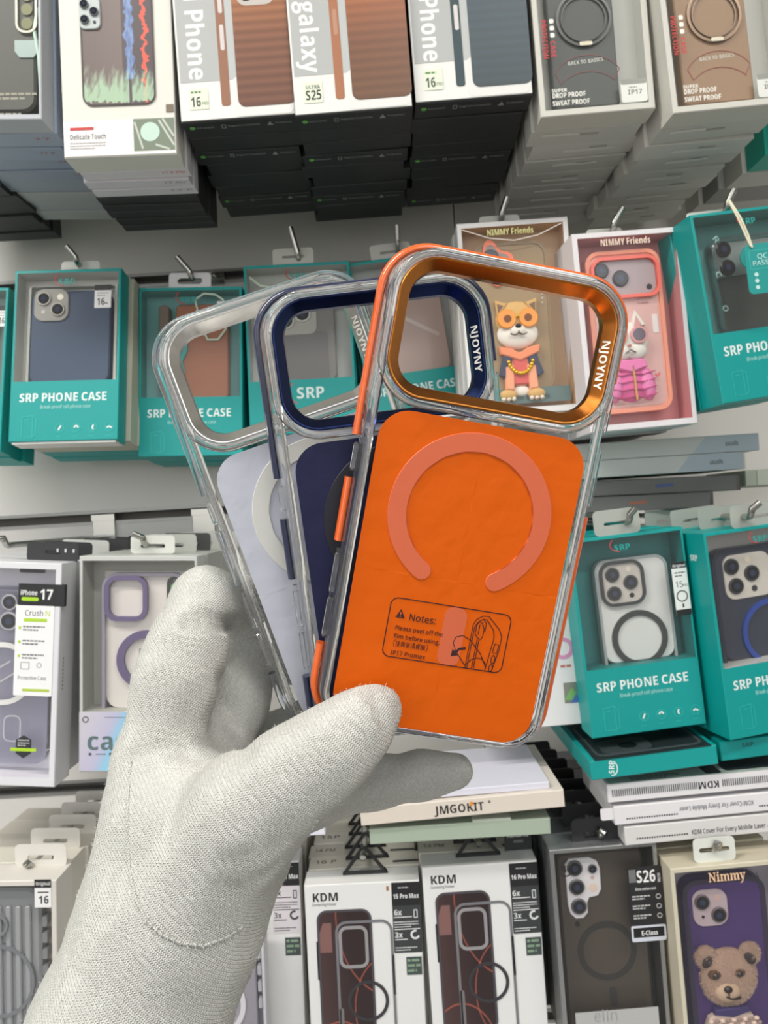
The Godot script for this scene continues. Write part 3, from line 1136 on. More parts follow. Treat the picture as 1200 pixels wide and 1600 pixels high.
	for seam in [[[204, 1190], [201, 1230], [199, 1275], [199, 1320], [203, 1365], [212, 1405], [228, 1438], [252, 1460], [282, 1474], [318, 1478], [352, 1466], [384, 1446]]]:
		var pts := []
		var stitch_ends := []
		for i in seam.size() - 1:
			for s in 6:
				var t := s / 6.0
				var h := hand_surface_at(lerpf(seam[i][0], seam[i + 1][0], t), lerpf(seam[i][1], seam[i + 1][1], t))
				if not h.is_empty():
					pts.append((h[0] as Vector3) - (h[1] as Vector3) * 0.0001)
			for s in 3 if i > 5 else 0:
				var t := s / 3.0
				var sx := lerpf(seam[i][0], seam[i + 1][0], t)
				var sy := lerpf(seam[i][1], seam[i + 1][1], t)
				var side := Vector2(seam[i + 1][1] - seam[i][1], seam[i][0] - seam[i + 1][0]).normalized() * 6.0
				var h1 := hand_surface_at(sx + side.x, sy + side.y)
				var h2 := hand_surface_at(sx - side.x * 0.4, sy - side.y * 0.4 + 4.0)
				if not h1.is_empty() and not h2.is_empty():
					stitch_ends.append([(h1[0] as Vector3) + (h1[1] as Vector3) * 0.0001, (h2[0] as Vector3) + (h2[1] as Vector3) * 0.0003])
		put(tube(pts, 0.00055, 6), "seam", knit_cord, hand)
		for e in stitch_ends:
			put(tube([e[0], (e[0] as Vector3).lerp(e[1], 0.5) + Vector3(0, 0, 0.0003), e[1]], 0.00022, 5), "stitch", knit_cord, hand)
	# loose fibres standing off the knit
	var hair := ArrayMesh.new()
	var A := acc()
	tri(A, Vector3(-0.00003, 0, 0), Vector3(0.00003, 0, 0), Vector3(0.00002, 0.0006, 0.0001), Vector3.BACK)
	tri(A, Vector3(-0.00003, 0, 0), Vector3(0.00002, 0.0006, 0.0001), Vector3(0.0003, 0.0011, 0.0003), Vector3.BACK)
	done(A, hair)
	hair.surface_set_material(0, mat(Color(0.86, 0.86, 0.84), 0.9))
	var mm := MultiMesh.new()
	mm.transform_format = MultiMesh.TRANSFORM_3D
	mm.mesh = hair
	rng.seed = 42
	mm.instance_count = 9000
	for i in 9000:
		var v := rng.randi_range(0, pos.size() - 1)
		var up := (soft[v] + Vector3(rng.randf_range(-1, 1), rng.randf_range(-1, 1), rng.randf_range(-1, 1)) * 0.6).normalized()
		var x := up.cross(Vector3(rng.randf_range(-1, 1), rng.randf_range(-1, 1), rng.randf_range(-1, 1))).normalized()
		var s := rng.randf_range(0.4, 1.2)
		var j := Vector3(rng.randf_range(-1, 1), rng.randf_range(-1, 1), rng.randf_range(-1, 1)) * 0.0008
		mm.set_instance_transform(i, Transform3D(Basis(x * s, up * s, x.cross(up) * s), pos[v] + j - soft[v] * (j.dot(soft[v]) + 0.0001)))
	var fuzz := MultiMeshInstance3D.new()
	fuzz.name = "fibres"
	fuzz.multimesh = mm
	fuzz.set_meta("kind", "stuff")
	hand.add_child(fuzz)

# short hairs standing on rounded lumps, as one part
func fur_on(B: Dictionary, lumps: Array, count: int, length: float, m: Material, sd: int) -> void:
	var hair := ArrayMesh.new()
	var A := acc()
	tri(A, Vector3(-0.00012, 0, 0), Vector3(0.00012, 0, 0), Vector3(0.0001, 0.6, 0.1) * length, Vector3.BACK)
	tri(A, Vector3(-0.00012, 0, 0), Vector3(0.0001, 0.6, 0.1) * length, Vector3(0.25, 1.0, 0.2) * length, Vector3.BACK)
	done(A, hair)
	hair.surface_set_material(0, m)
	var mm := MultiMesh.new()
	mm.transform_format = MultiMesh.TRANSFORM_3D
	mm.mesh = hair
	mm.instance_count = count
	rng.seed = sd
	for i in count:
		var l: MeshInstance3D = lumps[i % lumps.size()]
		var d := Vector3(rng.randfn(), rng.randfn(), absf(rng.randfn()) + 0.1).normalized()
		var at := l.transform * d
		var out := (l.transform.basis.inverse().transposed() * d).normalized()
		var up := (out * 0.6 + Vector3(d.x, d.y - 0.2, 0.1) + Vector3(rng.randf_range(-1, 1), rng.randf_range(-1, 1), 0) * 0.5).normalized()
		var x := up.cross(out).normalized()
		var s := rng.randf_range(0.6, 1.3)
		mm.set_instance_transform(i, Transform3D(Basis(x * s, up * s, x.cross(up) * s), at))
	var o := MultiMeshInstance3D.new()
	o.name = "fur"
	o.multimesh = mm
	o.set_meta("kind", "stuff")
	B.n.add_child(o)

func knit_material() -> StandardMaterial3D:
	var n := 256
	var im := Image.create(n, n, false, Image.FORMAT_RGB8)
	var tint := Image.create(n, n, false, Image.FORMAT_RGB8)
	var noise := FastNoiseLite.new()
	noise.seed = 21
	noise.frequency = 0.08
	for y in n:
		for x in n:
			# sixteen wales across, twenty-four courses up: every loop a V of two leaning strands
			var u := x / 16.0
			var v := y / (256.0 / 24.0)
			var fx: float = u - floor(u)
			var side: float = absf(fx - 0.5) * 2.0
			var lean: float = v + side * 0.55
			var fy: float = lean - floor(lean)
			var h := (0.45 + 0.55 * sin(PI * fy)) * (0.35 + 0.65 * pow(sin(PI * clampf(fx, 0.0, 1.0)), 0.5)) * (0.72 + 0.28 * minf(1.0, absf(fx - 0.5) * 6.0))
			h = clampf(h + noise.get_noise_2d(x, y) * 0.12, 0.0, 1.0)
			im.set_pixel(x, y, Color(h, h, h))
			var s := 0.93 + 0.07 * noise.get_noise_2d(x * 0.6 + 300, y * 0.6)
			tint.set_pixel(x, y, Color(s, s, s))
	var m := StandardMaterial3D.new()
	m.albedo_color = Color(0.87, 0.87, 0.845)
	m.albedo_texture = ImageTexture.create_from_image(tint)
	m.roughness = 0.95
	m.metallic_specular = 0.2
	m.heightmap_enabled = true
	m.heightmap_texture = ImageTexture.create_from_image(im)
	m.heightmap_scale = 0.07
	m.uv1_triplanar = true
	m.uv1_triplanar_sharpness = 4.0
	m.uv1_scale = Vector3(54, 54, 54)
	return m

# ---------------------------------------------------------------- top row: deep stacks seen from below
func gradient_case(key: String, stops: Array, weave: float) -> StandardMaterial3D:
	return picture(key, 96, 192, func(u: float, v: float) -> Color:
		var i := 0
		while i < stops.size() - 2 and v > stops[i + 1][0]:
			i += 1
		var t := clampf((v - stops[i][0]) / (stops[i + 1][0] - stops[i][0]), 0.0, 1.0)
		var col: Color = (stops[i][1] as Color).lerp(stops[i + 1][1], t)
		var dots := 1.0 - weave * (0.5 + 0.5 * sin(u * 190.0) * sin(v * 330.0)) - weave * 0.6 * (0.5 + 0.5 * sin(v * 160.0))
		return Color(col.r * dots, col.g * dots, col.b * dots))

func build_top_row() -> void:
	var dark := c(38, 40, 40)
	# C, D, E: grey and white sleeves over black cartons
	var copper := gradient_case("print copper", [[0.0, c(120, 84, 66)], [0.22, c(150, 104, 78)], [0.34, c(206, 138, 90)], [0.5, c(204, 134, 88)], [0.7, c(156, 104, 80)], [1.0, c(136, 92, 74)]], 0.22)
	var copper2 := gradient_case("print copper two", [[0.0, c(110, 74, 56)], [0.3, c(124, 80, 58)], [0.42, c(206, 128, 80)], [0.55, c(186, 112, 72)], [0.75, c(140, 92, 66)], [1.0, c(126, 88, 64)]], 0.16)
	var teal := gradient_case("print teal", [[0.0, c(52, 78, 86)], [0.3, c(70, 92, 92)], [0.42, c(62, 88, 120)], [0.6, c(52, 76, 90)], [1.0, c(54, 72, 80)]], 0.14)
	sleeve_box("white and grey sleeve box printed with a woven copper phone case", 255, -190, 0.60, 4.2, 181, 385, "ei Phone", 250, copper, c(150, 104, 80), 8, 0.0236, "copper sleeve box", 1, true)
	sleeve_box("white and grey sleeve box printed with a copper case and gold cameras", 430, -205, 0.595, 4.6, 184, 390, "ei galaxy", 235, copper2, c(168, 110, 78), 10, 0.0215, "galaxy-lettered sleeve box", 2, false)
	sleeve_box("white and grey sleeve box printed with a dark teal phone case", 618, -222, 0.60, 4.6, 184, 387, "Phone", 230, teal, c(44, 66, 72), 9, 0.0225, "dark teal sleeve box", 3, true)
	abstract_box()
	clear_box_far_left()
	red_print_box("shock-proof case box, dark grey case behind clear film with red lettering", 813, -200, 0.60, 4.8, 0.0, 180, 385, c(74, 78, 76), 9, "dark grey case box", 4)
	red_print_box("shock-proof case box, tan brown case behind clear film with red lettering", 1008, -210, 0.585, 6.5, 2.0, 190, 390, c(154, 124, 96), 9, "tan brown case box", 5)
	# the stack beyond it, cut by the edge of the picture
	var grp := "mixed boxes at the end of the top row"
	var B := unit("case_box", "black box with a dark print in the top row, above a green-edged box", "box", grp, 1196, -160, 0.655, 5.0)
	carton(B, "carton", 185, 372, 0.024, card_stock(dark))
	words(B, "O", 20, 330, 12, 0.0003, mat(c(120, 124, 124)), font_sans)
	var names := ["teal green box under the black print box in the top row", "thin white box in the top row, below the green-edged one", "pale grey box in the top row, second below the green-edged one", "white box deepest in the top row beside the picture edge"]
	var cols := [c(20, 170, 150), c(206, 204, 198), c(150, 150, 146), c(200, 198, 192)]
	behind(B, "case_box", grp, func(k): return names[k], 4, 188, 380, -0.026, 0.036, func(k): return card_stock(cols[k]), 2.0, -8.0, 0.0, 9)

func sleeve_box(label: String, x: float, y: float, depth: float, lean: float, w: float, h: float, text: String, band_h: float, case_print: Material, edge: Color, n: int, t: float, called: String, sd: int, white_keys: bool) -> void:
	var B := unit("sleeve_box", label, "box", "sleeved boxes in the top row", x, y, depth, lean)
	var black := card_stock(c(40, 42, 43), 0.42)
	carton(B, "carton", w, h, t, black)
	var white := card_stock(c(232, 232, 228), 0.5)
	slab(B, "sleeve", 1, 0, w - 2, h - 3, -0.0004, 0.0012, white)
	var z := 0.0012
	var z1 := 0.0014
	slab(B, "grey_panel", 4, 2, 62, h - 64, z, z1, mat(c(178, 181, 180), 0.55))
	slab(B, "grey_panel", 66, 2, w - 70, h - 64, z, z1 - 0.00005, mat(c(186, 190, 189), 0.55))
	slab(B, "bottom_margin", 84, h - 66, w - 86, 62, z, z1 + 0.00002, mat(c(228, 229, 226), 0.55), 10)
	# side view of the printed case with its keys
	var sv := slab(B, "printed_case_side", 66, 10, 14, h - 32, z1, z1 + 0.0002, mat(edge, 0.5), 4)
	var S := under(B, sv)
	var key_mat := mat(c(212, 206, 204) if white_keys else edge.lightened(0.2), 0.4)
	var ky := (h - 32) / 2.0
	for k in [-0.02, 0.13] if white_keys else [0.10]:
		slab(S, "printed_key", -2.4, k * h, 6.5, 40, z1 + 0.0002, z1 + 0.0003, key_mat, 3)
	slab(B, "printed_case", 92, 8, w - 91, h - 26, z1 + 0.00005, z1 + 0.0003, case_print, 12)
	# printed camera island at the top of the case
	var island := mat(c(206, 176, 150) if not white_keys else c(196, 190, 184), 0.35)
	var io := slab(B, "printed_camera", 100, 146, 60, 64, z1 + 0.0003, z1 + 0.0004, island, 16)
	var I := under(B, io)
	for q in [[-14, -14], [-14, 14], [14, 0]]:
		disc(I, "printed_lens", q[0], q[1], 11, z1 + 0.0004, z1 + 0.0005, mat(c(36, 34, 34), 0.2))
	var run := 100.0 if text == "Phone" else 152.0
	fit_words(B, text, 18, h - 68 - run, run, 40, z1, mat(c(238, 239, 237), 0.5), font_bold, -90.0)
	# size label
	var so := slab(B, "size_label", 16, h - 52, 30, 33, z1 + 0.0001, z1 + 0.0002, mat(c(226, 234, 214), 0.5), 2)
	var L := under(B, so)
	if text == "ei galaxy":
		fit_words(L, "ULTRA", -11, -5, 22, 8, z1 + 0.0002, mat(c(60, 66, 52)), font_bold)
		fit_words(L, "S25", -12, 12, 24, 21, z1 + 0.0002, mat(c(48, 56, 44)), font_bold)
	else:
		small_print(L, -12, -12, 24, 1, 4, 3, z1 + 0.00025, mat(c(96, 140, 80)), sd)
		fit_words(L, "16", -13, 12, 15, 21, z1 + 0.0002, mat(c(48, 56, 44)), font_bold)
		fit_words(L, "PRO", 4, 10, 10, 7, z1 + 0.0002, mat(c(120, 140, 104)), font_bold)
	# print on the underside of the front carton
	underside_print(B, w, h, -0.0035)
	behind(B, "black_case_box", "black boxes hung behind the sleeve boxes", func(k): return "black box, %s behind the %s in the top row" % [NTH[k], called], n - 1, w - 2, h, -t, t, func(_k): return black, 2.2, 0.0, 0.0, sd, func(C, k):
		if (k * 5 + sd * 3) % 4 == 0:
			underside_print(C, w, h, -0.003))

func underside_print(B: Dictionary, w: float, h: float, z: float) -> void:
	var o := Node3D.new()
	o.name = "underside_print"
	B.n.add_child(o, true)
	o.transform = Transform3D(Basis(Vector3.RIGHT, PI / 2), Vector3(0, -h * B.u - 0.0002, z))
	var U := under(B, o)
	disc(U, "green_dot", 14, 8, 4.5, 0, 0.0002, mat(c(110, 190, 84), 0.4))
	var pale := mat(c(150, 154, 154), 0.5)
	fit_words(U, "Anti-scratch", 20, 11, 28, 7, 0, pale, font_sans)
	fit_words(U, "Magnetic Compatible", 70, 11, 50, 7, 0, pale, font_sans)
	frame(U, "icon", 60, 3, 7, 11, 1.5, 1.2, 0, 0.0002, pale)
	shape(U, "icon", [[132, 14], [137, 3], [142, 14]], 0, 0.0002, pale)
	fit_words(U, "Protection", 145, 11, 26, 7, 0, pale, font_sans)

func abstract_box() -> void:
	var B := unit("printed_case_box", "white box printed with a brown case splashed green, blue and red", "box", "boxes in the top row", 84, -180, 0.605, 2.2)
	carton(B, "carton", 176, 428, 0.026, card_stock(c(222, 221, 212)))
	slab(B, "lower_flap", 1, 371, 174, 55, -0.0002, 0.0004, card_stock(c(238, 236, 234)))
	var noise := FastNoiseLite.new()
	noise.seed = 8
	noise.frequency = 1.0
	noise.fractal_octaves = 4
	var paint := picture("print splash", 128, 220, func(u: float, v: float) -> Color:
		var col := c(108, 94, 92).lerp(c(124, 110, 106), clampf(u * 1.6, 0, 1))
		if u > 0.56:
			col = c(86, 76, 80)
		var wob := noise.get_noise_2d(u * 3.0, v * 9.0) * 0.05
		if absf(u - 0.66 - wob) < 0.055 and v < 0.78:
			col = c(132, 156, 200).lerp(c(96, 116, 160), 0.5 + noise.get_noise_2d(u * 20, v * 8))
		if absf(u - 0.87 - wob * 1.4) < 0.028 + 0.02 * noise.get_noise_2d(v * 14, 3.0):
			col = c(226, 96, 78)
		var g := noise.get_noise_2d(u * 11.0 + v * 3.0, v * 5.0) * 0.5 + (v - 0.70) * 3.2
		if g > 0.0 and v < 0.985 - 0.06 * absf(noise.get_noise_2d(u * 9.0, 7.0)) and not (absf(u - 0.66) < 0.02):
			col = col.lerp(c(178, 212, 178), clampf(g * 1.6, 0.0, 0.85))
		return col)
	var o := slab(B, "printed_case", 33, 165, 114, 184, 0.0, 0.0008, paint, 16)
	frame(under(B, o), "printed_edge", -57, -92, 114, 184, 16, 2.5, 0.0008, 0.0010, mat(c(70, 60, 62), 0.4))
	camera_island(B, 33, 180, 33, 50, 9, 0.0008, mat(c(188, 196, 196), 0.35), mat(c(120, 128, 130), 0.3), [[9, 12, 7], [9, 36, 7], [24, 24, 7]], [[24, 40, 2.5, c(40, 44, 44)]])
	slab(B, "sticker", 162, 350, 12, 12, 0.0002, 0.0005, mat(c(120, 108, 92)))
	slab(B, "red_bar", 11, 381, 37, 4.5, 0.0004, 0.0006, mat(c(196, 62, 58)))
	fit_words(B, "Delicate Touch", 10, 400, 56, 11, 0.0004, mat(c(70, 70, 72)), font_bold)
	small_print(B, 10, 405, 56, 3, 4.2, 1.7, 0.0006, mat(c(168, 166, 168)), 4)
	var ph := slab(B, "printed_photo", 110, 371, 64, 50, 0.0004, 0.0006, mat(c(122, 134, 116), 0.4))
	var P := under(B, ph)
	disc(P, "printed_disc", -6, -4, 15, 0.0006, 0.0008, mat(c(196, 222, 208), 0.4))
	stroke(P, "printed_lines", [[[8, -22], [31, 18]], [[2, 16], [24, 24]], [[14, -24], [31, 4]], [[-30, -20], [-18, 22]]], 3, 0.0006, 0.0007, mat(c(196, 202, 192)))
	var cols := [c(226, 222, 226), c(222, 218, 224), c(220, 218, 222), c(46, 47, 48), c(42, 43, 44), c(46, 47, 48), c(42, 44, 44), c(46, 47, 48)]
	var red := mat(c(226, 120, 96))
	behind(B, "printed_case_box", "boxes hung behind the green-splashed box", func(k): return "%s box, %s behind the green-splashed box in the top row" % ["white" if k < 3 else "black", NTH[k]], 8, 176, 427, -0.026, 0.0145, func(k): return card_stock(cols[k]), 1.6, 0.0, -1.6, 12, func(C, k):
		if k < 3:
			var u2 := Node3D.new()
			u2.name = "handwriting"
			C.n.add_child(u2)
			u2.transform = Transform3D(Basis(Vector3.RIGHT, PI / 2), Vector3(0, -427 * C.u - 0.0002, -0.002))
			fit_words(under(C, u2), ["17 P-PM", "17 Air", "17 P"][k], 130, 9, 38, 9, 0, red if k == 0 else mat(c(150, 146, 156)), font_sans))

func clear_box_far_left() -> void:
	var B := unit("clear_case_box", "iridescent clear-fronted box with a dark rugged case, at the upper left", "box", "clear boxes in the top row", -122, -180, 0.60, 0.5)
	carton(B, "carton", 184, 368, 0.022, card_stock(c(190, 194, 200), 0.3), [4, 4, 176, 356, 0.016], card_stock(c(70, 72, 68)))
	var cs := slab(B, "phone_case", 10, 12, 162, 340, -0.013, -0.004, mat(c(76, 76, 70), 0.45), 22, 0.002)
	var C := under(B, cs)
	frame(C, "camera_frame", 51, -40, 34, 88, 15, 3.5, -0.004, -0.002, mat(c(190, 190, 176), 0.3, 0.6))
	for k in 3:
		disc(C, "camera_glass", 68, -12 + k * 22, 9, -0.004, -0.003, mat(c(150, 152, 120), 0.2, 0.4, "coat"))
	shape(C, "badge", [[48, 58], [86, 58], [86, 76], [78, 86], [56, 86], [48, 76]], -0.004, -0.003, mat(c(160, 176, 172), 0.3, 0.4), 0.0004)
	small_print(C, 20, 140, 62, 2, 7, 4, -0.0038, mat(c(150, 150, 132)), 3)
	small_print(C, 0, 172, 82, 1, 7, 4, -0.0038, mat(c(170, 168, 160)), 6)
	var tb := tube([Vector3(176 * B.u, -190 * B.u, -0.004), Vector3(170 * B.u, -225 * B.u, -0.004), Vector3(177 * B.u, -262 * B.u, -0.004), Vector3(180 * B.u, -320 * B.u, -0.004)], 0.0016, 8)
	put(tb, "carry_cord", mat(c(196, 226, 208), 0.3), B.n)
	pane(B, "film_window", 4, 4, 176, 356, -0.0003)
	var red := mat(c(176, 110, 112))
	behind(B, "clear_case_box", "pale blue boxes hung behind the rugged case box", func(k): return "pale bluish box, %s behind the rugged case box at the upper left" % NTH[k], 8, 186, 369, -0.022, 0.0225, func(k): return card_stock([c(168, 180, 198), c(160, 174, 194), c(158, 172, 192), c(156, 168, 186), c(160, 170, 182), c(176, 180, 182), c(180, 184, 188), c(188, 190, 190)][k], 0.35), 3.0, 1.0, 0.0, 21, func(C2, k):
		if k < 4:
			var u2 := Node3D.new()
			u2.name = "handwriting"
			C2.n.add_child(u2)
			u2.transform = Transform3D(Basis(Vector3.RIGHT, PI / 2), Vector3(0, -369 * C2.u - 0.0002, -0.004))
			fit_words(under(C2, u2), ["17", "17 P", "17 PRO", "17 P"][k], 140, 12, 26, 10, 0, red, font_sans))
	# the black stack beyond the picture's edge
	var D := unit("black_case_box", "black box in the dark stack at the left picture edge, frontmost", "box", "black boxes at the left edge", -196, -60, 0.71, 3.0)
	carton(D, "carton", 178, 362, 0.02, card_stock(c(44, 46, 47)))
	behind(D, "black_case_box", "black boxes at the left edge", func(k): return "black box in the dark stack at the left picture edge, %s from its front" % NTH[k + 1], 5, 178, 362, -0.022, 0.022, func(_k): return card_stock(c(44, 46, 47)), 2.0, 0.0, 0.0, 22)

func red_print_box(label: String, x: float, y: float, depth: float, lean: float, yaw: float, w: float, h: float, col: Color, n: int, called: String, sd: int) -> void:
	var B := unit("shockproof_case_box", label, "box", "shock-proof case boxes in the top row", x, y, depth, lean, yaw)
	var grey := card_stock(c(206, 205, 196), 0.5)
	carton(B, "carton", w, h, 0.024, grey, [8, 6, w - 18, h - 16, 0.017], card_stock(c(196, 197, 190)))
	var cs := slab(B, "phone_case", 26, 14, w - 76, h - 30, -0.015, -0.006, mat(col, 0.5), 6, 0.001)
	var C := under(B, cs)
	var cw := (w - 76) / 2.0
	var ch := (h - 30) / 2.0
	var y0 := ch - 138
	ring(C, "magnet_ring", 4, y0, 44, 4, -0.006, -0.004, mat(col.darkened(0.25), 0.25, 0.4))
	ring(C, "magnet_ring", 4, y0, 36, 2, -0.006, -0.0045, mat(col.darkened(0.35), 0.25, 0.4))
	slab(C, "ring_hinge", -6, y0 + 37, 20, 6, -0.006, -0.0035, mat(c(150, 146, 130), 0.3, 0.7), 1.5)
	var redm := mat(c(196, 52, 56), 0.5)
	var redf := mat(Color(0.55, 0.22, 0.2).lerp(col, 0.45), 0.5)
	stroke(C, "arc_outline", [arc(4, y0 + 100, 56, 44, 205, 335, 14) + [[46, y0 + 96]] + arc(4, y0 + 122, 52, 40, 325, 215, 14) + [arc(4, y0 + 100, 56, 44, 205, 335, 14)[0]]], 1.6, -0.006, -0.0057, redf)
	fit_words(C, "BACK TO BASICS", -26, y0 + 70, 56, 8, -0.006, mat(c(196, 196, 188)), font_bold, 3.0)
	var film_white := mat(c(238, 238, 230), 0.5)
	var z := 0.0001
	pane(B, "film_window", 8, 6, w - 18, h - 16, -0.0003)
	fit_words(B, "PROTECTION", 12, h - 152, 60, 11, z, redm, font_bold, -90.0)
	fit_words(B, "CASE", 24, h - 118, 26, 11, z, redm, font_bold, -90.0)
	for k in 3:
		slab(B, "film_mark", 25, h - 152 + k * 11, 7, 7, z, z + 0.0001, film_white, 2)
	fit_words(B, "SUPER", 20, h - 37, 24, 7.5, z, film_white, font_bold)
	fit_words(B, "DROP PROOF", 20, h - 28, 52, 10.5, z, film_white, font_bold)
	fit_words(B, "SWEAT PROOF", 20, h - 16, 58, 10.5, z, film_white, font_bold)
	var so := slab(B, "size_label", w - 52, h - 48, 41, 36, z, z + 0.0002, mat(c(226, 228, 222), 0.5), 4)
	var S := under(B, so)
	slab(S, "label_band", -20, -18, 40, 8, z + 0.0002, z + 0.0003, mat(c(150, 152, 146)), 2)
	fit_words(S, "IP17", -10, 6, 22, 10, z + 0.0002, mat(c(120, 122, 118)), font_bold)
	small_print(S, -8, -6, 18, 1, 4, 2, z + 0.0003, mat(c(160, 160, 156)), sd)
	var slots := mat(c(176, 174, 166), 0.6)
	behind(B, "shockproof_case_box", "white boxes hung behind the " + called, func(k): return "white box, %s behind the %s in the top row" % [NTH[k], called], n - 1, w, h, -0.024, 0.0262, func(k): return card_stock([c(202, 201, 194), c(208, 206, 200), c(196, 195, 188)][k % 3], 0.5), 3.0, 0.0, 0.0, sd, func(C2, k):
		var u2 := Node3D.new()
		u2.name = "closing_flap"
		C2.n.add_child(u2)
		u2.transform = Transform3D(Basis(Vector3.RIGHT, PI / 2), Vector3(0, -h * C2.u - 0.0002, -0.001))
		var U := under(C2, u2)
		slab(U, "flap_edge", 20 + (k * 37) % 40, 8 + (k * 13) % 20, 60 + (k * 29) % 40, 7, 0, 0.0006, mat(c(222, 221, 214), 0.6))
		slab(U, "tongue", 84 + (k * 17) % 24, 14, 30, 5, 0, 0.0004, slots))

# ---------------------------------------------------------------- second row: teal window boxes and two picture boxes
const TEAL := Color(0.0, 0.60, 0.585)

# A teal carton with a film window over its upper part. Returns the dictionary of its face.
func teal_box(label: String, x: float, y: float, depth: float, lean: float, yaw: float, pitch: float, w: float, h: float, win: float, inner: Color, text := true, thick := 0.022) -> Dictionary:
	var B := unit("teal_case_box", label, "box", "teal window boxes", x, y, depth, lean, yaw, pitch)
	carton(B, "carton", w, h, thick, card_stock(TEAL, 0.45), [4, 5, w - 8, win - 5, thick - 0.004], card_stock(inner, 0.5))
	if text:
		var white := mat(c(226, 238, 236), 0.5)
		var s := w / 165.0
		fit_words(B, "SRP PHONE CASE", 14 * s, win + 32 * s, w * 0.80, 18 * s, 0.0001, white, font_bold)
		fit_words(B, "Break-proof cell phone case", 46 * s, win + 43 * s, w * 0.46, 7.5 * s, 0.0001, mat(c(170, 218, 214), 0.5), font_sans)
		var line := mat(c(40, 178, 172), 0.5)
		stroke(B, "case_drawing", [[[20 * s, win + 56 * s], [36 * s, win + 54 * s], [41 * s, win + 59 * s], [41 * s, win + 84 * s], [36 * s, win + 88 * s], [20 * s, win + 87 * s], [20 * s, win + 56 * s]], [[36 * s, win + 54 * s], [36 * s, win + 88 * s]], [[24 * s, win + 60 * s], [31 * s, win + 60 * s]]], 1.2, 0.0001, 0.0003, line)
		for k in 4:
			var ix := (77 + k * 25) * s
			ring(B, "icon_ring", ix, win + 74 * s, 7 * s, 1.0, 0.0001, 0.0003, line)
			var icon := [[[ix - 2, win + 77 * s], [ix + 2, win + 70 * s]], arc(ix, win + 74 * s, 3 * s, 3 * s, 180, 360, 6), [[ix + 1, win + 70 * s], [ix - 1, win + 74 * s], [ix + 1, win + 77 * s]], [[ix - 4, win + 75 * s], [ix - 1, win + 73 * s], [ix + 4, win + 75 * s]]]
			stroke(B, "icon", [icon[k]], 2.4, 0.0001, 0.0003, white)
			small_print(B, ix - 6, win + 86 * s, 12, 1, 2, 1.4, 0.0002, line, k)
	return B

func teal_window(B: Dictionary, w: float, win: float, logo_x: float) -> void:
	var p := pane(B, "film_window", 4, 5, w - 8, win - 5, -0.0003)
	var z := 0.0
	fit_words(under(B, p), "SRP", logo_x, 25, 25, 13, z, mat(c(40, 160, 154), 0.5), font_bold)
	stroke(under(B, p), "swoosh", [arc(logo_x + 12, 16, 18, 11, 225, 100, 10)], 1.4, z, z + 0.0002, mat(c(190, 60, 66)))

func small_label(B: Dictionary, x: float, y: float, w: float, h: float, z: float, text: String, black_top := true) -> void:
	var o := slab(B, "size_label", x, y, w, h, z, z + 0.0002, mat(c(236, 236, 236), 0.5), 1.5)
	var L := under(B, o)
	if black_top:
		slab(L, "label_band", -w / 2, -h / 2, w, h * 0.24, z + 0.0002, z + 0.0003, mat(c(36, 38, 38)), 1)
	small_print(L, -w * 0.34, -h * 0.16, w * 0.68, 2, 4, 1.4, z + 0.0003, mat(c(150, 150, 150)), int(x))
	fit_words(L, text, -w * 0.36, h * 0.38, w * 0.45, h * 0.42, z + 0.0002, mat(c(40, 42, 44)), font_bold)
	small_print(L, w * 0.12, h * 0.28, w * 0.26, 1, 4, 2, z + 0.0003, mat(c(120, 120, 120)), 3)

func plain_tab(B: Dictionary, x: float, y: float, w: float, h: float, z: float, col := Color(0.78, 0.78, 0.75)) -> void:
	hang_tab(B, x, y, w, h, z, mat(col, 0.35))

func teal_stack(B: Dictionary, w: float, h: float, n: int, which: String, thick := 0.022, sd := 1, beige := 0, tab = null) -> void:
	behind(B, "teal_case_box", "boxes hung behind the teal window boxes", func(k): return "%s box, %s behind the %s" % ["teal" if k >= beige else "beige-edged", NTH[k], which], n, w, h, -thick, thick, func(k): return card_stock(TEAL, 0.45) if k >= beige else card_stock(c(186, 186, 168)), 2.2, 0.6, 0.4, sd, tab)

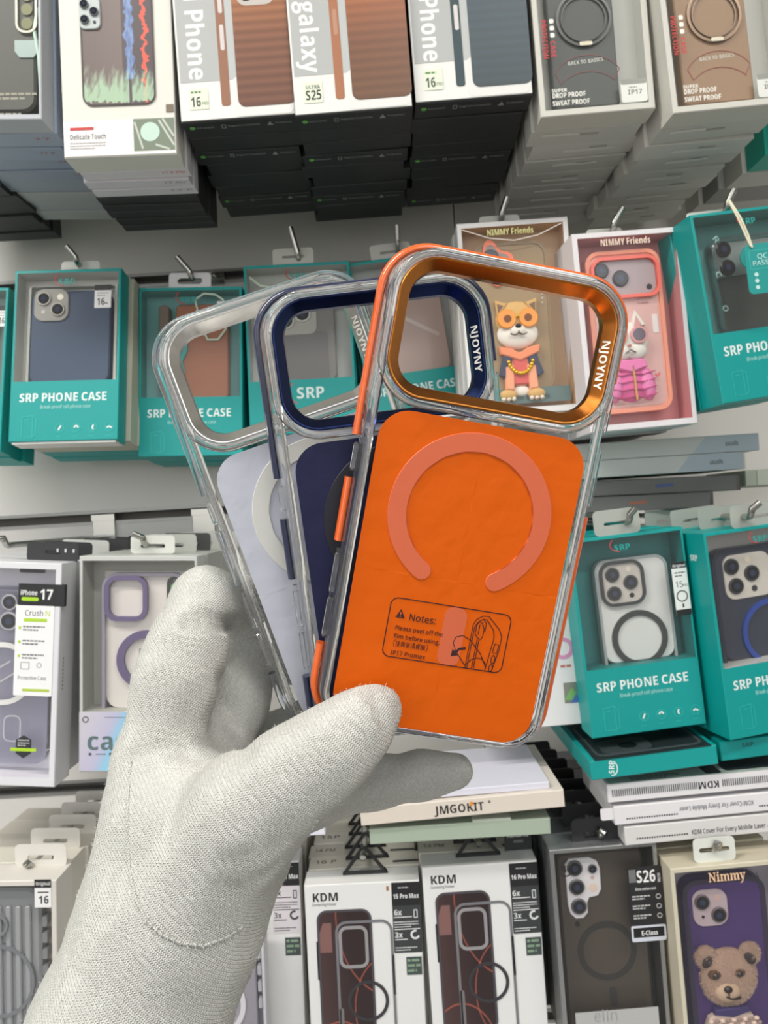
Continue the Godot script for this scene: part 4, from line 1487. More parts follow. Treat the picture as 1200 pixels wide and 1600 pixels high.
func build_second_row() -> void:
	var lilac := c(206, 208, 204)
	# at the left edge, mostly out of the picture
	var w := 172.0
	var B := teal_box("teal window box with a grey case, cut off by the left picture edge", -158, 452, 0.745, 1.0, 0, -8, w, 262, 172, c(150, 172, 168))
	slab(B, "phone_case", 24, 30, 122, 142, -0.016, -0.006, mat(c(96, 92, 92), 0.5), 12, 0.001)
	small_label(B, 152, 26, 18, 34, -0.0055, "16")
	teal_window(B, w, 172, 60)
	teal_stack(B, w, 262, 2, "teal box at the left picture edge", 0.022, 31)
	plain_tab(B, 66, -24, 60, 26, -0.021)

	# navy case
	w = 166.0
	B = teal_box("teal window box holding a dark blue case with a triple-ring camera", 24, 423, 0.735, 1.5, 0, -8, w, 274, 180, c(196, 198, 192))
	slab(B, "phone_case", 22, 30, 124, 150, -0.017, -0.007, mat(c(48, 66, 92), 0.55), 14, 0.001)
	frame(B, "tray_edge", 14, 16, 140, 168, 6, 4, -0.018, -0.011, mat(c(186, 188, 180), 0.4))
	camera_island(B, 27, 27, 54, 53, 15, -0.007, mat(c(150, 148, 142), 0.3), mat(c(186, 184, 176), 0.25, 0.6), [[16, 17, 11], [38, 35, 11]], [[41, 14, 5, c(236, 232, 214)], [15, 38, 3, c(196, 192, 184)]])
	small_label(B, 121, 22, 26, 38, -0.0065, "16")
	teal_window(B, w, 180, 68)
	slab(B, "white_lip", 4, 271, w - 8, 6, -0.020, -0.002, card_stock(c(226, 226, 222)))
	teal_stack(B, w + 8, 268, 4, "teal box with the dark blue case", 0.022, 32, 2)
	plain_tab(B, 57, -30, 62, 32, -0.021)

	# brown case with a cord loop and a round tag
	w = 161.0
	B = teal_box("teal window box holding a brown leather-look case with a round tag", 217, 450, 0.77, 1.0, 0, -4, w, 266, 174, c(92, 150, 146))
	slab(B, "phone_case", 55, 24, 82, 150, -0.017, -0.007, mat(c(158, 98, 66), 0.6), 8, 0.001)
	slab(B, "case_side", 28, 24, 16, 140, -0.017, -0.007, mat(c(110, 96, 80), 0.5), 6, 0.001)
	shape(B, "hang_tag", arc(50, 94, 24, 24, 120, 400, 18) + [[66, 116], [70, 134], [66, 140], [42, 140], [38, 134]], -0.006, -0.005, card_stock(c(8, 158, 152)), 0.0002)
	small_print(B, 36, 92, 28, 1, 4, 4, -0.0047, mat(c(120, 206, 200)), 8)
	var cord := mat(c(206, 226, 204), 0.35)
	var lp := []
	for p in [[70, 50], [84, 46], [90, 34], [86, 18], [100, 8], [118, 10], [130, 18], [138, 40], [134, 66], [122, 82], [106, 82], [98, 66], [98, 50]]:
		lp.append(Vector3(p[0] * B.u, -p[1] * B.u, -0.0045))
	put(tube(lp, 0.0011, 8), "wrist_cord", cord, B.n)
	small_label(B, 120, 20, 24, 18, -0.0062, "16", false)
	teal_window(B, w, 174, 64)
	teal_stack(B, w, 266, 3, "teal box with the brown case", 0.022, 33)
	hang_tab(B, 46, -24, 66, 27, -0.002, mat(Color(0.86, 0.86, 0.86), 0.3), 0.6, 0.36, 0.5)

	# grey case behind the navy opening
	w = 166.0
	B = teal_box("teal window box holding a smoky grey clear case, seen through the camera openings", 380, 416, 0.77, 3.0, 0, -4, w, 268, 184, c(176, 180, 174), false)
	slab(B, "phone_case", 26, 36, 112, 148, -0.017, -0.008, mat(c(124, 120, 114), 0.4), 12, 0.001)
	slab(B, "inner_shell", 40, 106, 86, 78, -0.008, -0.0075, mat(c(104, 100, 96), 0.4), 8)
	camera_island(B, 46, 64, 64, 46, 12, -0.008, mat(c(170, 170, 160), 0.35), mat(c(196, 196, 188), 0.3, 0.3), [[16, 24, 13], [42, 14, 13]], [])
	small_label(B, 118, 30, 36, 36, -0.007, "16")
	put(tube([Vector3(8 * B.u, -16 * B.u, -0.004), Vector3(24 * B.u, -30 * B.u, -0.0035), Vector3(50 * B.u, -36 * B.u, -0.004), Vector3(70 * B.u, -34 * B.u, -0.004)], 0.0012, 8), "wrist_cord", cord, B.n)
	teal_window(B, w, 184, 72)
	var big := fit_words(B, "SRP", 74, 214, 42, 24, 0.0001, mat(c(214, 232, 230)), font_bold)
	stroke(B, "swoosh", [arc(84, 204, 22, 18, 235, 110, 10)], 2.4, 0.0001, 0.0003, mat(c(150, 120, 122)))
	teal_stack(B, w, 268, 3, "teal box with the smoky grey case", 0.022, 34)
	plain_tab(B, 46, -26, 64, 28, -0.002)

	# turned box with a beige case, seen through the gold opening
	w = 166.0
	B = teal_box("teal window box hanging askew with a pinkish beige case, seen through the gold frame", 541, 412, 0.775, 9.0, 4, -3, w, 250, 184, c(170, 176, 172))
	slab(B, "phone_case", 30, 22, 110, 162, -0.017, -0.008, mat(c(186, 160, 148), 0.5), 12, 0.001)
	camera_island(B, 36, 34, 22, 52, 8, -0.008, mat(c(110, 104, 104), 0.35), mat(c(60, 60, 62), 0.3, 0.3), [[11, 14, 8], [11, 38, 8]], [])
	stroke(B, "plastic_fold", [[[44, 84], [80, 96], [128, 128]]], 6, -0.0078, -0.0075, mat(c(206, 188, 178), 0.3))
	teal_window(B, w, 184, 60)
	teal_stack(B, w - 10, 250, 2, "askew teal box", 0.022, 35)
	plain_tab(B, 40, -24, 64, 28, -0.002)

	dog_box()
	cat_box()

	# at the right, turned to show its side
	w = 190.0
	B = teal_box("large teal window box showing its side, clear case with black lenses, right edge", 1078, 336, 0.62, 10.0, 9, 0, w, 300, 190, c(96, 150, 146), true, 0.03)
	var cs := slab(B, "phone_case", 44, 34, 126, 156, -0.022, -0.012, clear_plastic(Color(0.9, 0.93, 0.93), 0.1), 18, 0.001)
	slab(B, "dark_insert", 52, 96, 118, 94, -0.024, -0.0225, mat(c(66, 62, 58), 0.5), 10)
	slab(B, "white_tray", 50, 40, 120, 54, -0.0245, -0.0228, mat(c(210, 212, 208), 0.5), 10)
	for p in [[62, 54, 13], [64, 84, 13]]:
		lens(B, p[0], p[1], p[2], -0.012, mat(c(50, 50, 52), 0.3, 0.3))
	disc(B, "round_sticker", 100, 76, 20, -0.006, -0.005, mat(c(0, 150, 146), 0.4))
	for p in [[30, 40, "R"], [24, 96, "C"], [26, 150, "O"]]:
		fit_words(B, p[2], p[0], p[1], 9, 12, 0.0001, mat(c(170, 206, 202)), font_sans, -60.0)
	teal_window(B, w, 190, 84)
	teal_stack(B, w - 8, 300, 2, "large teal box at the right picture edge", 0.03, 36)
	hang_tab(B, 30, -22, 78, 26, -0.0285, mat(Color(0.85, 0.86, 0.83), 0.35), 0.5, 0.28, 0.5)
	# the swing tag on its string
	var T := unit("swing_tag", "teal swing tag with white print hanging on a pale string", "tag", "", 1162, 383, 0.60, 7.0)
	slab(T, "card", 0, 0, 62, 78, -0.0006, 0, card_stock(c(4, 146, 142)), 8)
	var tw := mat(c(190, 226, 222))
	fit_words(T, "QC", 18, 24, 16, 11, 0.0001, tw, font_sans)
	fit_words(T, "PASSED", 10, 34, 38, 10, 0.0001, tw, font_sans)
	frame(T, "print_frame", 6, 10, 50, 30, 2, 1, 0.0001, 0.0002, mat(c(60, 180, 174)))
	for k in 3:
		disc(T, "print_icon", 14, 48 + k * 10, 3.2, 0.0001, 0.0003, tw)
	put(tube([Vector3(10 * T.u, -4 * T.u, 0.0008), Vector3(4 * T.u, 14 * T.u, 0.001), Vector3(-4 * T.u, 44 * T.u, 0.0), Vector3(-12 * T.u, 76 * T.u, -0.004)], 0.0008, 6), "string", mat(c(226, 222, 196), 0.8), T.n)
	put(tube([Vector3(12 * T.u, -6 * T.u, 0.0008), Vector3(8 * T.u, 14 * T.u, 0.001), Vector3(0 * T.u, 44 * T.u, 0.0), Vector3(-10 * T.u, 76 * T.u, -0.004)], 0.0008, 6), "string", mat(c(226, 222, 196), 0.8), T.n)

func dog_box() -> void:
	var B := unit("picture_case_box", "white-edged box holding an olive case decorated with a dog in orange glasses", "box", "picture case boxes", 713, 350, 0.67, 4.0, 0.0, -1.0)
	var w := 174.0
	var h := 304.0
	carton(B, "carton", w, h, 0.026, card_stock(c(222, 220, 218), 0.4), [7, 8, w - 15, h - 18, 0.02], card_stock(c(196, 158, 116), 0.5))
	var cs := slab(B, "phone_case", 22, 30, 118, 236, -0.017, -0.008, mat(c(150, 124, 84), 0.45), 22, 0.002)
	var C := under(B, cs)
	frame(C, "case_edge", -59, -118, 118, 236, 22, 4, -0.009, -0.0072, mat(c(136, 112, 74), 0.4))
	# flower-shaped camera frame
	var pts := []
	for i in 48:
		var a := TAU * i / 48.0
		var r := 27.0 + 6.0 * cos(4.0 * a + 0.8)
		pts.append([-26 + cos(a) * r, -86 + sin(a) * r * 1.15])
	shape(C, "camera_frame", pts, -0.008, -0.0055, mat(c(240, 124, 84), 0.4), 0.0005)
	shape(C, "camera_recess", pts.map(func(p): return [-26 + (p[0] + 26) * 0.78, -86 + (p[1] + 86) * 0.78]), -0.0056, -0.0053, mat(c(150, 130, 124), 0.4))
	lens(C, -30, -94, 13, -0.0053, mat(c(60, 56, 58), 0.3, 0.3))
	lens(C, -22, -66, 12, -0.0053, mat(c(60, 56, 58), 0.3, 0.3))
	small_print(C, 46, -70, 3, 8, 7, 3, -0.0071, mat(c(196, 190, 170)), 9)
	small_print(C, -46, 20, 3, 7, 6, 3, -0.0071, mat(c(196, 190, 170)), 10)
	var D := under(B, figure(B, "dog_figure", 85, 186))
	var tan := mat(c(208, 166, 98), 0.7)
	var cream := mat(c(232, 226, 214), 0.7)
	var z := -0.0072
	# body, paws, open jacket and collar
	lump(D, "body", 0, 46, z, 25, 28, 0.004, mat(c(226, 150, 112), 0.7))
	shape(D, "shirt", [[-10, 28], [10, 28], [14, 70], [-14, 70]], z, z + 0.0045, mat(c(214, 92, 84), 0.7), 0.001)
	shape(D, "jacket_panel", [[-12, 22], [-26, 24], [-34, 54], [-24, 60], [-14, 44]], z, z + 0.005, mat(c(50, 56, 84), 0.7), 0.001)
	shape(D, "jacket_panel", [[12, 22], [26, 24], [36, 54], [26, 60], [14, 44]], z, z + 0.005, mat(c(50, 56, 84), 0.7), 0.001)
	for s in [-1, 1]:
		shape(D, "sleeve", [[s * 10, 40], [s * 24, 42], [s * 26, 78], [s * 12, 80]], z, z + 0.006, mat(c(238, 162, 122), 0.7), 0.0015)
		lump(D, "paw", s * 22, 86, z + 0.003, 14, 9, 0.004, tan)
		for k in 3:
			lump(D, "toe", s * 22 - 8 + k * 8, 93, z + 0.004, 3.6, 3.4, 0.003, cream)
	lump(D, "belly_fur", 0, 80, z, 14, 9, 0.003, cream)
	for s in [-1, 1]:
		shape(D, "ear", [[s * 33, -64], [s * 14, -58], [s * 30, -36]], z, z + 0.004, tan, 0.001)
		shape(D, "ear_lining", [[s * 30, -58], [s * 20, -54], [s * 29, -43]], z + 0.004, z + 0.0044, mat(c(110, 80, 52)), 0.0002)
	lump(D, "head", 0, -32, z, 34, 30, 0.0055, tan)
	lump(D, "cheek", 0, -10, z, 33, 24, 0.0062, cream)
	lump(D, "muzzle", 0, -14, z + 0.004, 14, 11, 0.004, cream)
	lump(D, "nose", 0, -20, z + 0.0075, 5, 3.6, 0.0015, mat(c(40, 34, 34), 0.3))
	stroke(D, "mouth", [arc(-7, -12, 7, 6, 0, 150, 8), arc(7, -12, 7, 6, 30, 180, 8)], 1.3, z + 0.007, z + 0.0085, mat(c(70, 52, 46)))
	for s in [-1, 1]:
		disc(D, "glasses_lens", s * 17, -32, 15, z + 0.0055, z + 0.0075, mat(c(232, 144, 22), 0.15, 0.0, "coat"), 0.0006)
		disc(D, "eye", s * 16, -32, 6, z + 0.0075, z + 0.0078, mat(c(120, 66, 16), 0.2))
	stroke(D, "glasses_bridge", [[[-5, -34], [0, -36], [5, -34]]], 2, z + 0.006, z + 0.0078, mat(c(206, 160, 50), 0.3, 0.6))
	shape(D, "collar", [[-32, 10], [-12, 14], [0, 22], [12, 14], [32, 10], [30, 22], [0, 34], [-30, 22]], z, z + 0.0062, mat(c(236, 142, 98), 0.7), 0.001)
	for k in 13:
		var a := deg_to_rad(20 + k * 140.0 / 12.0)
		lump(D, "chain_link", cos(a) * 20, 26 + sin(a) * 28, z + 0.0066, 3, 3, 0.0012, mat(c(226, 184, 60), 0.25, 0.8))
	pane(B, "film_window", 7, 8, w - 15, h - 18, -0.0003)
	fit_words(B, "NIMMY Friends", 46, 22, 72, 13, 0.0001, mat(c(226, 222, 150), 0.4), font_bold)
	stroke(B, "film_edge", [[[8, 10], [50, 26], [88, 32], [126, 26], [164, 10]]], 1.6, 0.0, 0.0002, mat(c(224, 214, 204), 0.3))
	slab(B, "printed_strip", 10, 262, 152, 24, -0.0062, -0.006, mat(c(82, 108, 104), 0.35))
	small_print(B, 70, 274, 84, 1, 4, 6, -0.0058, mat(c(60, 78, 76)), 4)
	behind(B, "picture_case_box", "white boxes hung behind the dog picture box", func(k): return "white box edge, %s behind the dog picture box" % NTH[k], 4, w - 4, h, -0.026, 0.026, func(_k): return card_stock(c(214, 212, 208)), 1.5, 0.8, 0.6, 41)
	plain_tab(B, 42, -26, 66, 30, -0.025)

func figure(B: Dictionary, called: String, x: float, y: float) -> Node3D:
	var o := Node3D.new()
	o.name = called
	B.n.add_child(o, true)
	o.position = Vector3(x * B.u, -y * B.u, 0)
	return o

func cat_box() -> void:
	var B := unit("picture_case_box", "white-edged box holding a pink case decorated with a white cat in glasses", "box", "picture case boxes", 893, 366, 0.64, 5.5, 4.0)
	var w := 174.0
	var h := 312.0
	carton(B, "carton", w, h, 0.03, card_stock(c(226, 222, 224), 0.4), [8, 8, w - 16, h - 18, 0.024], card_stock(c(206, 140, 142), 0.5))
	var cs := slab(B, "phone_case", 22, 26, 122, 258, -0.020, -0.009, mat(c(226, 166, 152), 0.45), 22, 0.002)
	var C := under(B, cs)
	frame(C, "case_edge", -61, -129, 122, 258, 22, 6, -0.01, -0.0075, mat(c(236, 152, 124), 0.4))
	slab(C, "inner_panel", -52, -58, 104, 178, -0.009, -0.0086, mat(c(214, 170, 164), 0.35), 14)
	slab(C, "camera_glass", -48, -112, 100, 54, -0.009, -0.008, mat(c(168, 150, 152), 0.25, 0.0, "coat"), 16)
	frame(C, "camera_frame", -54, -118, 112, 66, 20, 5, -0.009, -0.005, mat(c(240, 110, 96), 0.35))
	for p in [[-36, -98, 12], [-36, -72, 12], [-6, -84, 13]]:
		lens(C, p[0], p[1], p[2], -0.008, mat(c(58, 54, 58), 0.3, 0.3))
	disc(C, "flash", 40, -68, 4.5, -0.008, -0.0075, mat(c(34, 32, 34)))
	slab(C, "white_sticker", 40, -24, 9, 30, -0.0086, -0.0082, mat(c(226, 214, 210)), 1)
	small_print(C, 24, -44, 20, 1, 5, 2.5, -0.0084, mat(c(190, 140, 138)), 3)
	small_print(C, 18, -52, 26, 2, 7, 2.5, -0.0084, mat(c(190, 140, 138)), 5)
	var D := under(B, figure(B, "cat_figure", 78, 186))
	var fur := mat(c(222, 220, 210), 0.75)
	var z := -0.0086
	for s in [-1, 1]:
		shape(D, "ear", [[s * 31, -38], [s * 16, -62 if s > 0 else -50], [s * 6, -34]], z, z + 0.004, fur, 0.001)
		shape(D, "ear_lining", [[s * 24, -38], [s * 16, -54 if s > 0 else -44], [s * 11, -36]], z + 0.004, z + 0.0043, mat(c(206, 150, 146)), 0.0002)
	lump(D, "head", 0, -16, z, 35, 30, 0.006, fur)
	lump(D, "cheek", -12, 2, z + 0.002, 18, 14, 0.0052, fur)
	lump(D, "cheek", 12, 2, z + 0.002, 18, 14, 0.0052, fur)
	lump(D, "nose", -1, -6, z + 0.0072, 3.2, 2.4, 0.0012, mat(c(206, 130, 124), 0.4))
	stroke(D, "mouth", [[[-9, 6], [-1, 1], [8, 6]]], 1.2, z + 0.007, z + 0.0084, mat(c(120, 90, 84)))
	for s in [-1, 1]:
		var g := disc(D, "glasses_frame", s * 16, -22, 14, z + 0.004, z + 0.0075, mat(c(214, 150, 150), 0.3), 0.0005)
		disc(under(B, g), "glasses_lens", 0, 0, 10, z + 0.0075, z + 0.0078, mat(c(90, 74, 90), 0.1, 0.0, "coat"))
	lump(D, "jacket", 0, 52, z, 30, 30, 0.005, mat(c(222, 96, 160), 0.6))
	for s in [-1, 1]:
		lump(D, "sleeve", s * 26, 54, z, 14, 28, 0.006, mat(c(232, 132, 184), 0.6), s * -8.0)
	for k in 4:
		stroke(D, "quilting", [[[-38, 36 + k * 12], [-18, 40 + k * 12], [0, 38 + k * 12], [18, 40 + k * 12], [38, 36 + k * 12]]], 1.4, z + 0.003, z + 0.0058, mat(c(180, 60, 120), 0.6))
	stroke(D, "zip", [[[2, 26], [4, 80]]], 3.0, z + 0.004, z + 0.0064, mat(c(206, 160, 90), 0.3, 0.6))
	shape(D, "collar", [[-22, 16], [22, 16], [26, 28], [0, 36], [-26, 28]], z, z + 0.0064, mat(c(230, 120, 176), 0.6), 0.001)
	stroke(D, "heart", [[[42, 40], [45, 44], [49, 39]]], 3.0, z, z + 0.0004, mat(c(222, 96, 110)))
	pane(B, "film_window", 8, 8, w - 16, h - 18, -0.0003)
	fit_words(B, "NIMMY Friends", 44, 22, 80, 14, 0.0001, mat(c(240, 214, 196), 0.4), font_bold)
	behind(B, "picture_case_box", "white boxes hung behind the cat picture box", func(k): return "white box edge, %s behind the cat picture box" % NTH[k], 5, w, h, -0.03, 0.03, func(_k): return card_stock(c(214, 210, 212)), 2.5, 0.8, 0.2, 42)
	plain_tab(B, 44, -24, 60, 28, -0.029)

# ---------------------------------------------------------------- third row
func build_third_row() -> void:
	# grey box with a tall white info label
	var B := unit("clear_case_box", "pale grey window box with a tall white label headed by a black band", "box", "boxes in the third row, left", -93, 874, 0.625, -2.0)
	var w := 190.0
	var h := 350.0
	var shell := card_stock(c(222, 222, 226), 0.4)
	carton(B, "carton", w, h, 0.03, shell, [8, 10, w - 17, h - 24, 0.024], card_stock(c(214, 212, 220), 0.5))
	slab(B, "cutout_slot", 104, 14, 40, 6, -0.024, -0.0225, mat(c(70, 70, 72)), 2)
	var cs := slab(B, "phone_case", 60, 42, 104, 282, -0.021, -0.012, clear_plastic(Color(0.93, 0.93, 0.96), 0.06), 20, 0.002)
	slab(B, "case_insert", 64, 46, 96, 274, -0.0236, -0.0216, mat(c(206, 204, 216), 0.5), 18)
	slab(B, "camera_plateau", 66, 50, 92, 62, -0.0215, -0.0211, mat(c(176, 174, 188), 0.4), 12)
	for p in [[100, 66, 13], [100, 96, 15]]:
		lens(B, p[0], p[1], p[2], -0.012, mat(c(196, 196, 204), 0.2, 0.5))
	ring(B, "magnet_ring", 92, 180, 50, 8, -0.012, -0.0115, mat(c(228, 228, 224), 0.4))
	frame(B, "window_drawing", 96, 246, 28, 42, 10, 2, -0.012, -0.0118, mat(c(186, 184, 192)))
	stroke(B, "ring_drawing", [[[78, 176], [104, 160]], [[84, 196], [112, 178]]], 3, -0.012, -0.0118, mat(c(180, 180, 186)))
	pane(B, "film_window", 8, 10, w - 17, h - 24, -0.0003)
	var lo := slab(B, "info_label", 121, 66, 60, 142, 0.0001, 0.0004, mat(c(240, 240, 240), 0.5), 2)
	var L := under(B, lo)
	var z := 0.0004
	slab(L, "label_band", -27, -104, 58, 34, -0.0001, z, mat(c(38, 38, 40), 0.4))
	var band := under(B, slab(L, "label_band", 31, -104, 14, 34, -0.004, z - 0.0001, mat(c(38, 38, 40), 0.4)))
	fit_words(L, "iPhone", -24, -86, 26, 11, z, mat(c(228, 230, 228)), font_bold)
	fit_words(L, "17", 6, -80, 20, 22, z, mat(c(236, 238, 236)), font_bold)
	slab(L, "green_pill", -22, -83, 27, 6, z, z + 0.0002, mat(c(170, 216, 46)), 3)
	fit_words(L, "Crush", -16, -54, 28, 12, z, mat(c(50, 52, 54)), font_sans)
	fit_words(L, "N", 15, -54, 7, 12, z, mat(c(190, 214, 60)), font_sans)
	slab(L, "green_bar", -17, -50, 36, 5, z, z + 0.0002, mat(c(176, 212, 50)))
	for k in 3:
		slab(L, "green_tick", -25, -37 + k * 22, 4, 4, z, z + 0.0002, mat(c(176, 212, 50)), 1)
		small_print(L, -18, -38 + k * 22, 34, 2, 5, 2.2, z + 0.0001, mat(c(110, 112, 114)), k + 2)
	frame(L, "icon", -20, 18, 14, 12, 2, 1.2, z, z + 0.0002, mat(c(170, 172, 174)))
	ring(L, "icon_ring", 9, 23, 4, 1.2, z, z + 0.0002, mat(c(170, 172, 174)))
	fit_words(L, "Protective Case", -24, 46, 44, 8, z, mat(c(60, 62, 64)), font_sans)
	slab(L, "green_bar", -16, 60, 42, 4, z, z + 0.0002, mat(c(176, 200, 70)))
	var bd := shape(B, "shield_badge", [[128, 277], [140, 270], [152, 277], [152, 298], [140, 306], [128, 298]], 0.0001, 0.0004, mat(c(50, 52, 54), 0.4))
	slab(under(B, bd), "green_bar", 120, 290, 40, 5, 0.0004, 0.0006, mat(c(176, 216, 50)))
	small_print(under(B, bd), 131, 277, 18, 3, 4, 1.8, 0.0005, mat(c(190, 190, 190)), 6)
	var side := Node3D.new()
	side.name = "side_print"
	B.n.add_child(side)
	side.transform = Transform3D(Basis(Vector3.UP, PI / 2), Vector3(w * B.u + 0.0001, 0, 0))
	small_print(under(B, side), 16, 150, 3, 9, 6, 3, 0.0001, mat(c(110, 106, 96)), 12)
	behind(B, "clear_case_box", "pale grey boxes hung behind the tall white label", func(k): return "pale grey box edge, %s behind the box with the tall white label" % NTH[k], 6, w - 2, h - 4, -0.03, 0.03, func(_k): return card_stock(c(206, 206, 208)), 2.0, -0.4, 0.0, 51, func(C, k): hang_tab(C, 112 + k * 10, -30, 84, 32, -0.028, mat(c(46, 46, 48), 0.5) if k != 1 else mat(c(190, 192, 188), 0.4), 0.3, 0.2))
	var black := mat(c(46, 46, 48), 0.5)
	hang_tab(B, 110, -30, 84, 32, -0.028, black, 0.3, 0.2)
	for k in 3:
		stroke(B, "tab_print", [[[160 + k * 13, -20], [160 + k * 13, -14]]], 3, -0.0277, -0.0275, mat(c(200, 200, 200)))

	# window box with a purple-rimmed clear case, iridescent lower panel
	B = unit("clear_case_box", "grey window box with a purple-rimmed case above an iridescent panel", "box", "boxes in the third row, left", 124, 869, 0.635, 0.0)
	w = 184.0
	h = 338.0
	carton(B, "carton", w, h, 0.03, card_stock(c(196, 198, 194), 0.4), [5, 7, w - 9, 236, 0.025], card_stock(c(172, 172, 164), 0.5))
	slab(B, "tray", 26, 26, 150, 217, -0.0245, -0.021, mat(c(206, 202, 194), 0.5), 3)
	var purple := mat(c(100, 88, 124), 0.35)
	frame(B, "case_edge", 28, 28, 136, 240, 24, 5, -0.021, -0.010, mat(c(146, 142, 156), 0.3))
	slab(B, "case_back", 33, 33, 126, 210, -0.021, -0.0135, mat(c(218, 212, 206), 0.35), 20)
	frame(B, "camera_frame", 33, 32, 68, 72, 20, 7, -0.0135, -0.008, purple)
	slab(B, "iridescent_sticker", 130, 34, 22, 70, -0.0135, -0.0125, mat(c(34, 34, 38), 0.2, 0.0, "coat"), 11)
	for k in 4:
		disc(B, "sticker_dot", 141, 50 + k * 12, 4.4, -0.0125, -0.012, mat([c(110, 190, 110), c(226, 190, 120), c(232, 160, 110), c(226, 130, 120)][k], 0.25, 0.5))
	ring(B, "magnet_ring", 98, 166, 47, 12, -0.0135, -0.010, purple)
	slab(B, "ring_foot", 86, 208, 26, 30, -0.0135, -0.011, mat(c(74, 66, 92), 0.4))
	fit_words(B, "NU", 83, 166, 28, 24, -0.0134, mat(c(140, 138, 136)), font_bold)
	stroke(B, "logo_arc", [arc(97, 164, 14, 14, 20, 160, 10)], 3, -0.0134, -0.0132, mat(c(140, 138, 136)))
	fit_words(B, "PRODUCTS", 86, 188, 24, 5, -0.0134, mat(c(110, 108, 106)), font_sans)
	pane(B, "film_window", 5, 7, w - 9, 236, -0.0003)
	var holo := picture("print iridescent", 96, 48, func(u: float, v: float) -> Color:
		var t := u * 1.15 + v * 0.25
		var col := c(206, 204, 208).lerp(c(190, 186, 216), clampf(t * 2.2, 0, 1))
		col = col.lerp(c(146, 206, 232), smoothstep(0.34, 0.52, t))
		col = col.lerp(c(176, 226, 214), smoothstep(0.56, 0.72, t))
		col = col.lerp(c(200, 208, 226), smoothstep(0.78, 1.0, t))
		return col, 0.25)
	var pn := slab(B, "iridescent_panel", 0, 243, w, 92, 0.0, 0.0005, holo)
	var P := under(B, pn)
	fit_words(P, "case", -81, 14, 84, 40, 0.0005, mat(c(96, 116, 118), 0.4), font_bold)
	ring(P, "logo", -82, -34, 5, 1.6, 0.0005, 0.0007, mat(c(90, 90, 96)))
	small_print(P, -52, -38, 60, 1, 3, 1.4, 0.0006, mat(c(120, 130, 140)), 2)
	stroke(P, "print_line", [[[-66, 20], [-50, 20]], [[-36, 20], [-10, 20]]], 1.2, 0.0005, 0.0007, mat(c(100, 112, 118)))
	disc(P, "print_dot", -75, 20, 2.4, 0.0005, 0.0007, mat(c(80, 90, 96)))
	disc(P, "print_dot", -43, 20, 2.4, 0.0005, 0.0007, mat(c(80, 90, 96)))
	behind(B, "clear_case_box", "grey boxes hung behind the iridescent panel box", func(k): return "grey box edge, %s behind the box with the iridescent panel" % NTH[k], 5, w + 2, h, -0.03, 0.0295, func(_k): return card_stock(c(170, 172, 166)), 1.2, 0.8, 0.0, 52, func(C, k): hang_tab(C, 70 + k * 12, -31, 84, 33, -0.03, mat(c(176, 178, 172), 0.4) if k != 1 else mat(c(60, 62, 60), 0.5), 0.5, 0.2, 0.42))
	hang_tab(B, 63, -31, 72, 30, -0.028, mat(Color(0.82, 0.83, 0.8), 0.35), 0.55, 0.22, 0.42)

	# white box with a hologram sticker, half hidden by the orange case
	B = unit("sticker_case_box", "white box with a hologram sticker, peeping out beside the orange case", "box", "", 722, 846, 0.65, 5.0)
	carton(B, "carton", 166, 300, 0.024, card_stock(c(228, 226, 226)))
	var hs := slab(B, "hologram_sticker", 138, 234, 26, 32, 0.0, 0.0003, mat(c(158, 160, 148), 0.2, 0.6), 1)
	var HS := under(B, hs)
	shape(HS, "hologram_facet", [[-13, 10], [0, -8], [13, 14]], 0.0003, 0.0004, mat(c(150, 210, 130), 0.2, 0.6))
	shape(HS, "hologram_facet", [[-4, 16], [6, 2], [13, 16]], 0.0003, 0.00045, mat(c(110, 140, 220), 0.2, 0.6))
	ring(B, "printed_ring", 142, 180, 17, 6, 0.0, 0.0003, mat(c(216, 150, 190), 0.3))
	small_print(B, 136, 206, 26, 1, 3, 4, 0.0002, mat(c(190, 120, 110)), 7)
	behind(B, "sticker_case_box", "white boxes behind the hologram sticker box", func(k): return "white box edge, %s behind the hologram sticker box" % NTH[k], 2, 166, 300, -0.024, 0.028, func(_k): return card_stock(c(206, 204, 202)), 2.0, 0.0, 0.0, 53)

	# two teal boxes at the right
	w = 182.0
	B = teal_box("teal window box holding a frosted case with a black magnet ring and three lenses", 888, 845, 0.62, 7.0, 2, 0, w, 312, 206, c(24, 120, 118), true, 0.03)
	slab(B, "case_back", 44, 42, 114, 164, -0.022, -0.013, mat(c(206, 208, 204), 0.45), 18, 0.001)
	frame(B, "case_edge", 42, 40, 118, 190, 20, 4, -0.022, -0.0125, mat(c(150, 158, 158), 0.3))
	camera_island(B, 51, 46, 66, 66, 18, -0.013, mat(c(190, 184, 176), 0.4), mat(c(70, 72, 78), 0.3, 0.3), [[18, 18, 11.5], [18, 48, 11.5], [46, 33, 11.5]], [[45, 12, 4, c(214, 204, 190)], [46, 54, 4, c(36, 36, 38)]])
	frame(B, "camera_frame", 48, 43, 72, 72, 20, 5, -0.013, -0.010, mat(c(50, 56, 58), 0.3))
	ring(B, "magnet_ring", 102, 170, 45, 9, -0.013, -0.0115, mat(c(52, 56, 54), 0.4))
	teal_window(B, w, 206, 70)
	var lb := slab(B, "size_label", 156, 54, 24, 84, 0.0002, 0.0004, mat(c(232, 236, 232), 0.5))
	var LB := under(B, lb)
	slab(LB, "label_band", -12, -42, 24, 10, 0.0004, 0.0005, mat(c(30, 32, 32)))
	slab(LB, "label_band", -12, 33, 24, 9, 0.0004, 0.0005, mat(c(30, 32, 32)))
	fit_words(LB, "Original", -10, -34, 20, 6, 0.0005, mat(c(230, 230, 230)), font_bold)
	small_print(LB, -8, -26, 17, 2, 5, 2.2, 0.0005, mat(c(120, 122, 120)), 5)
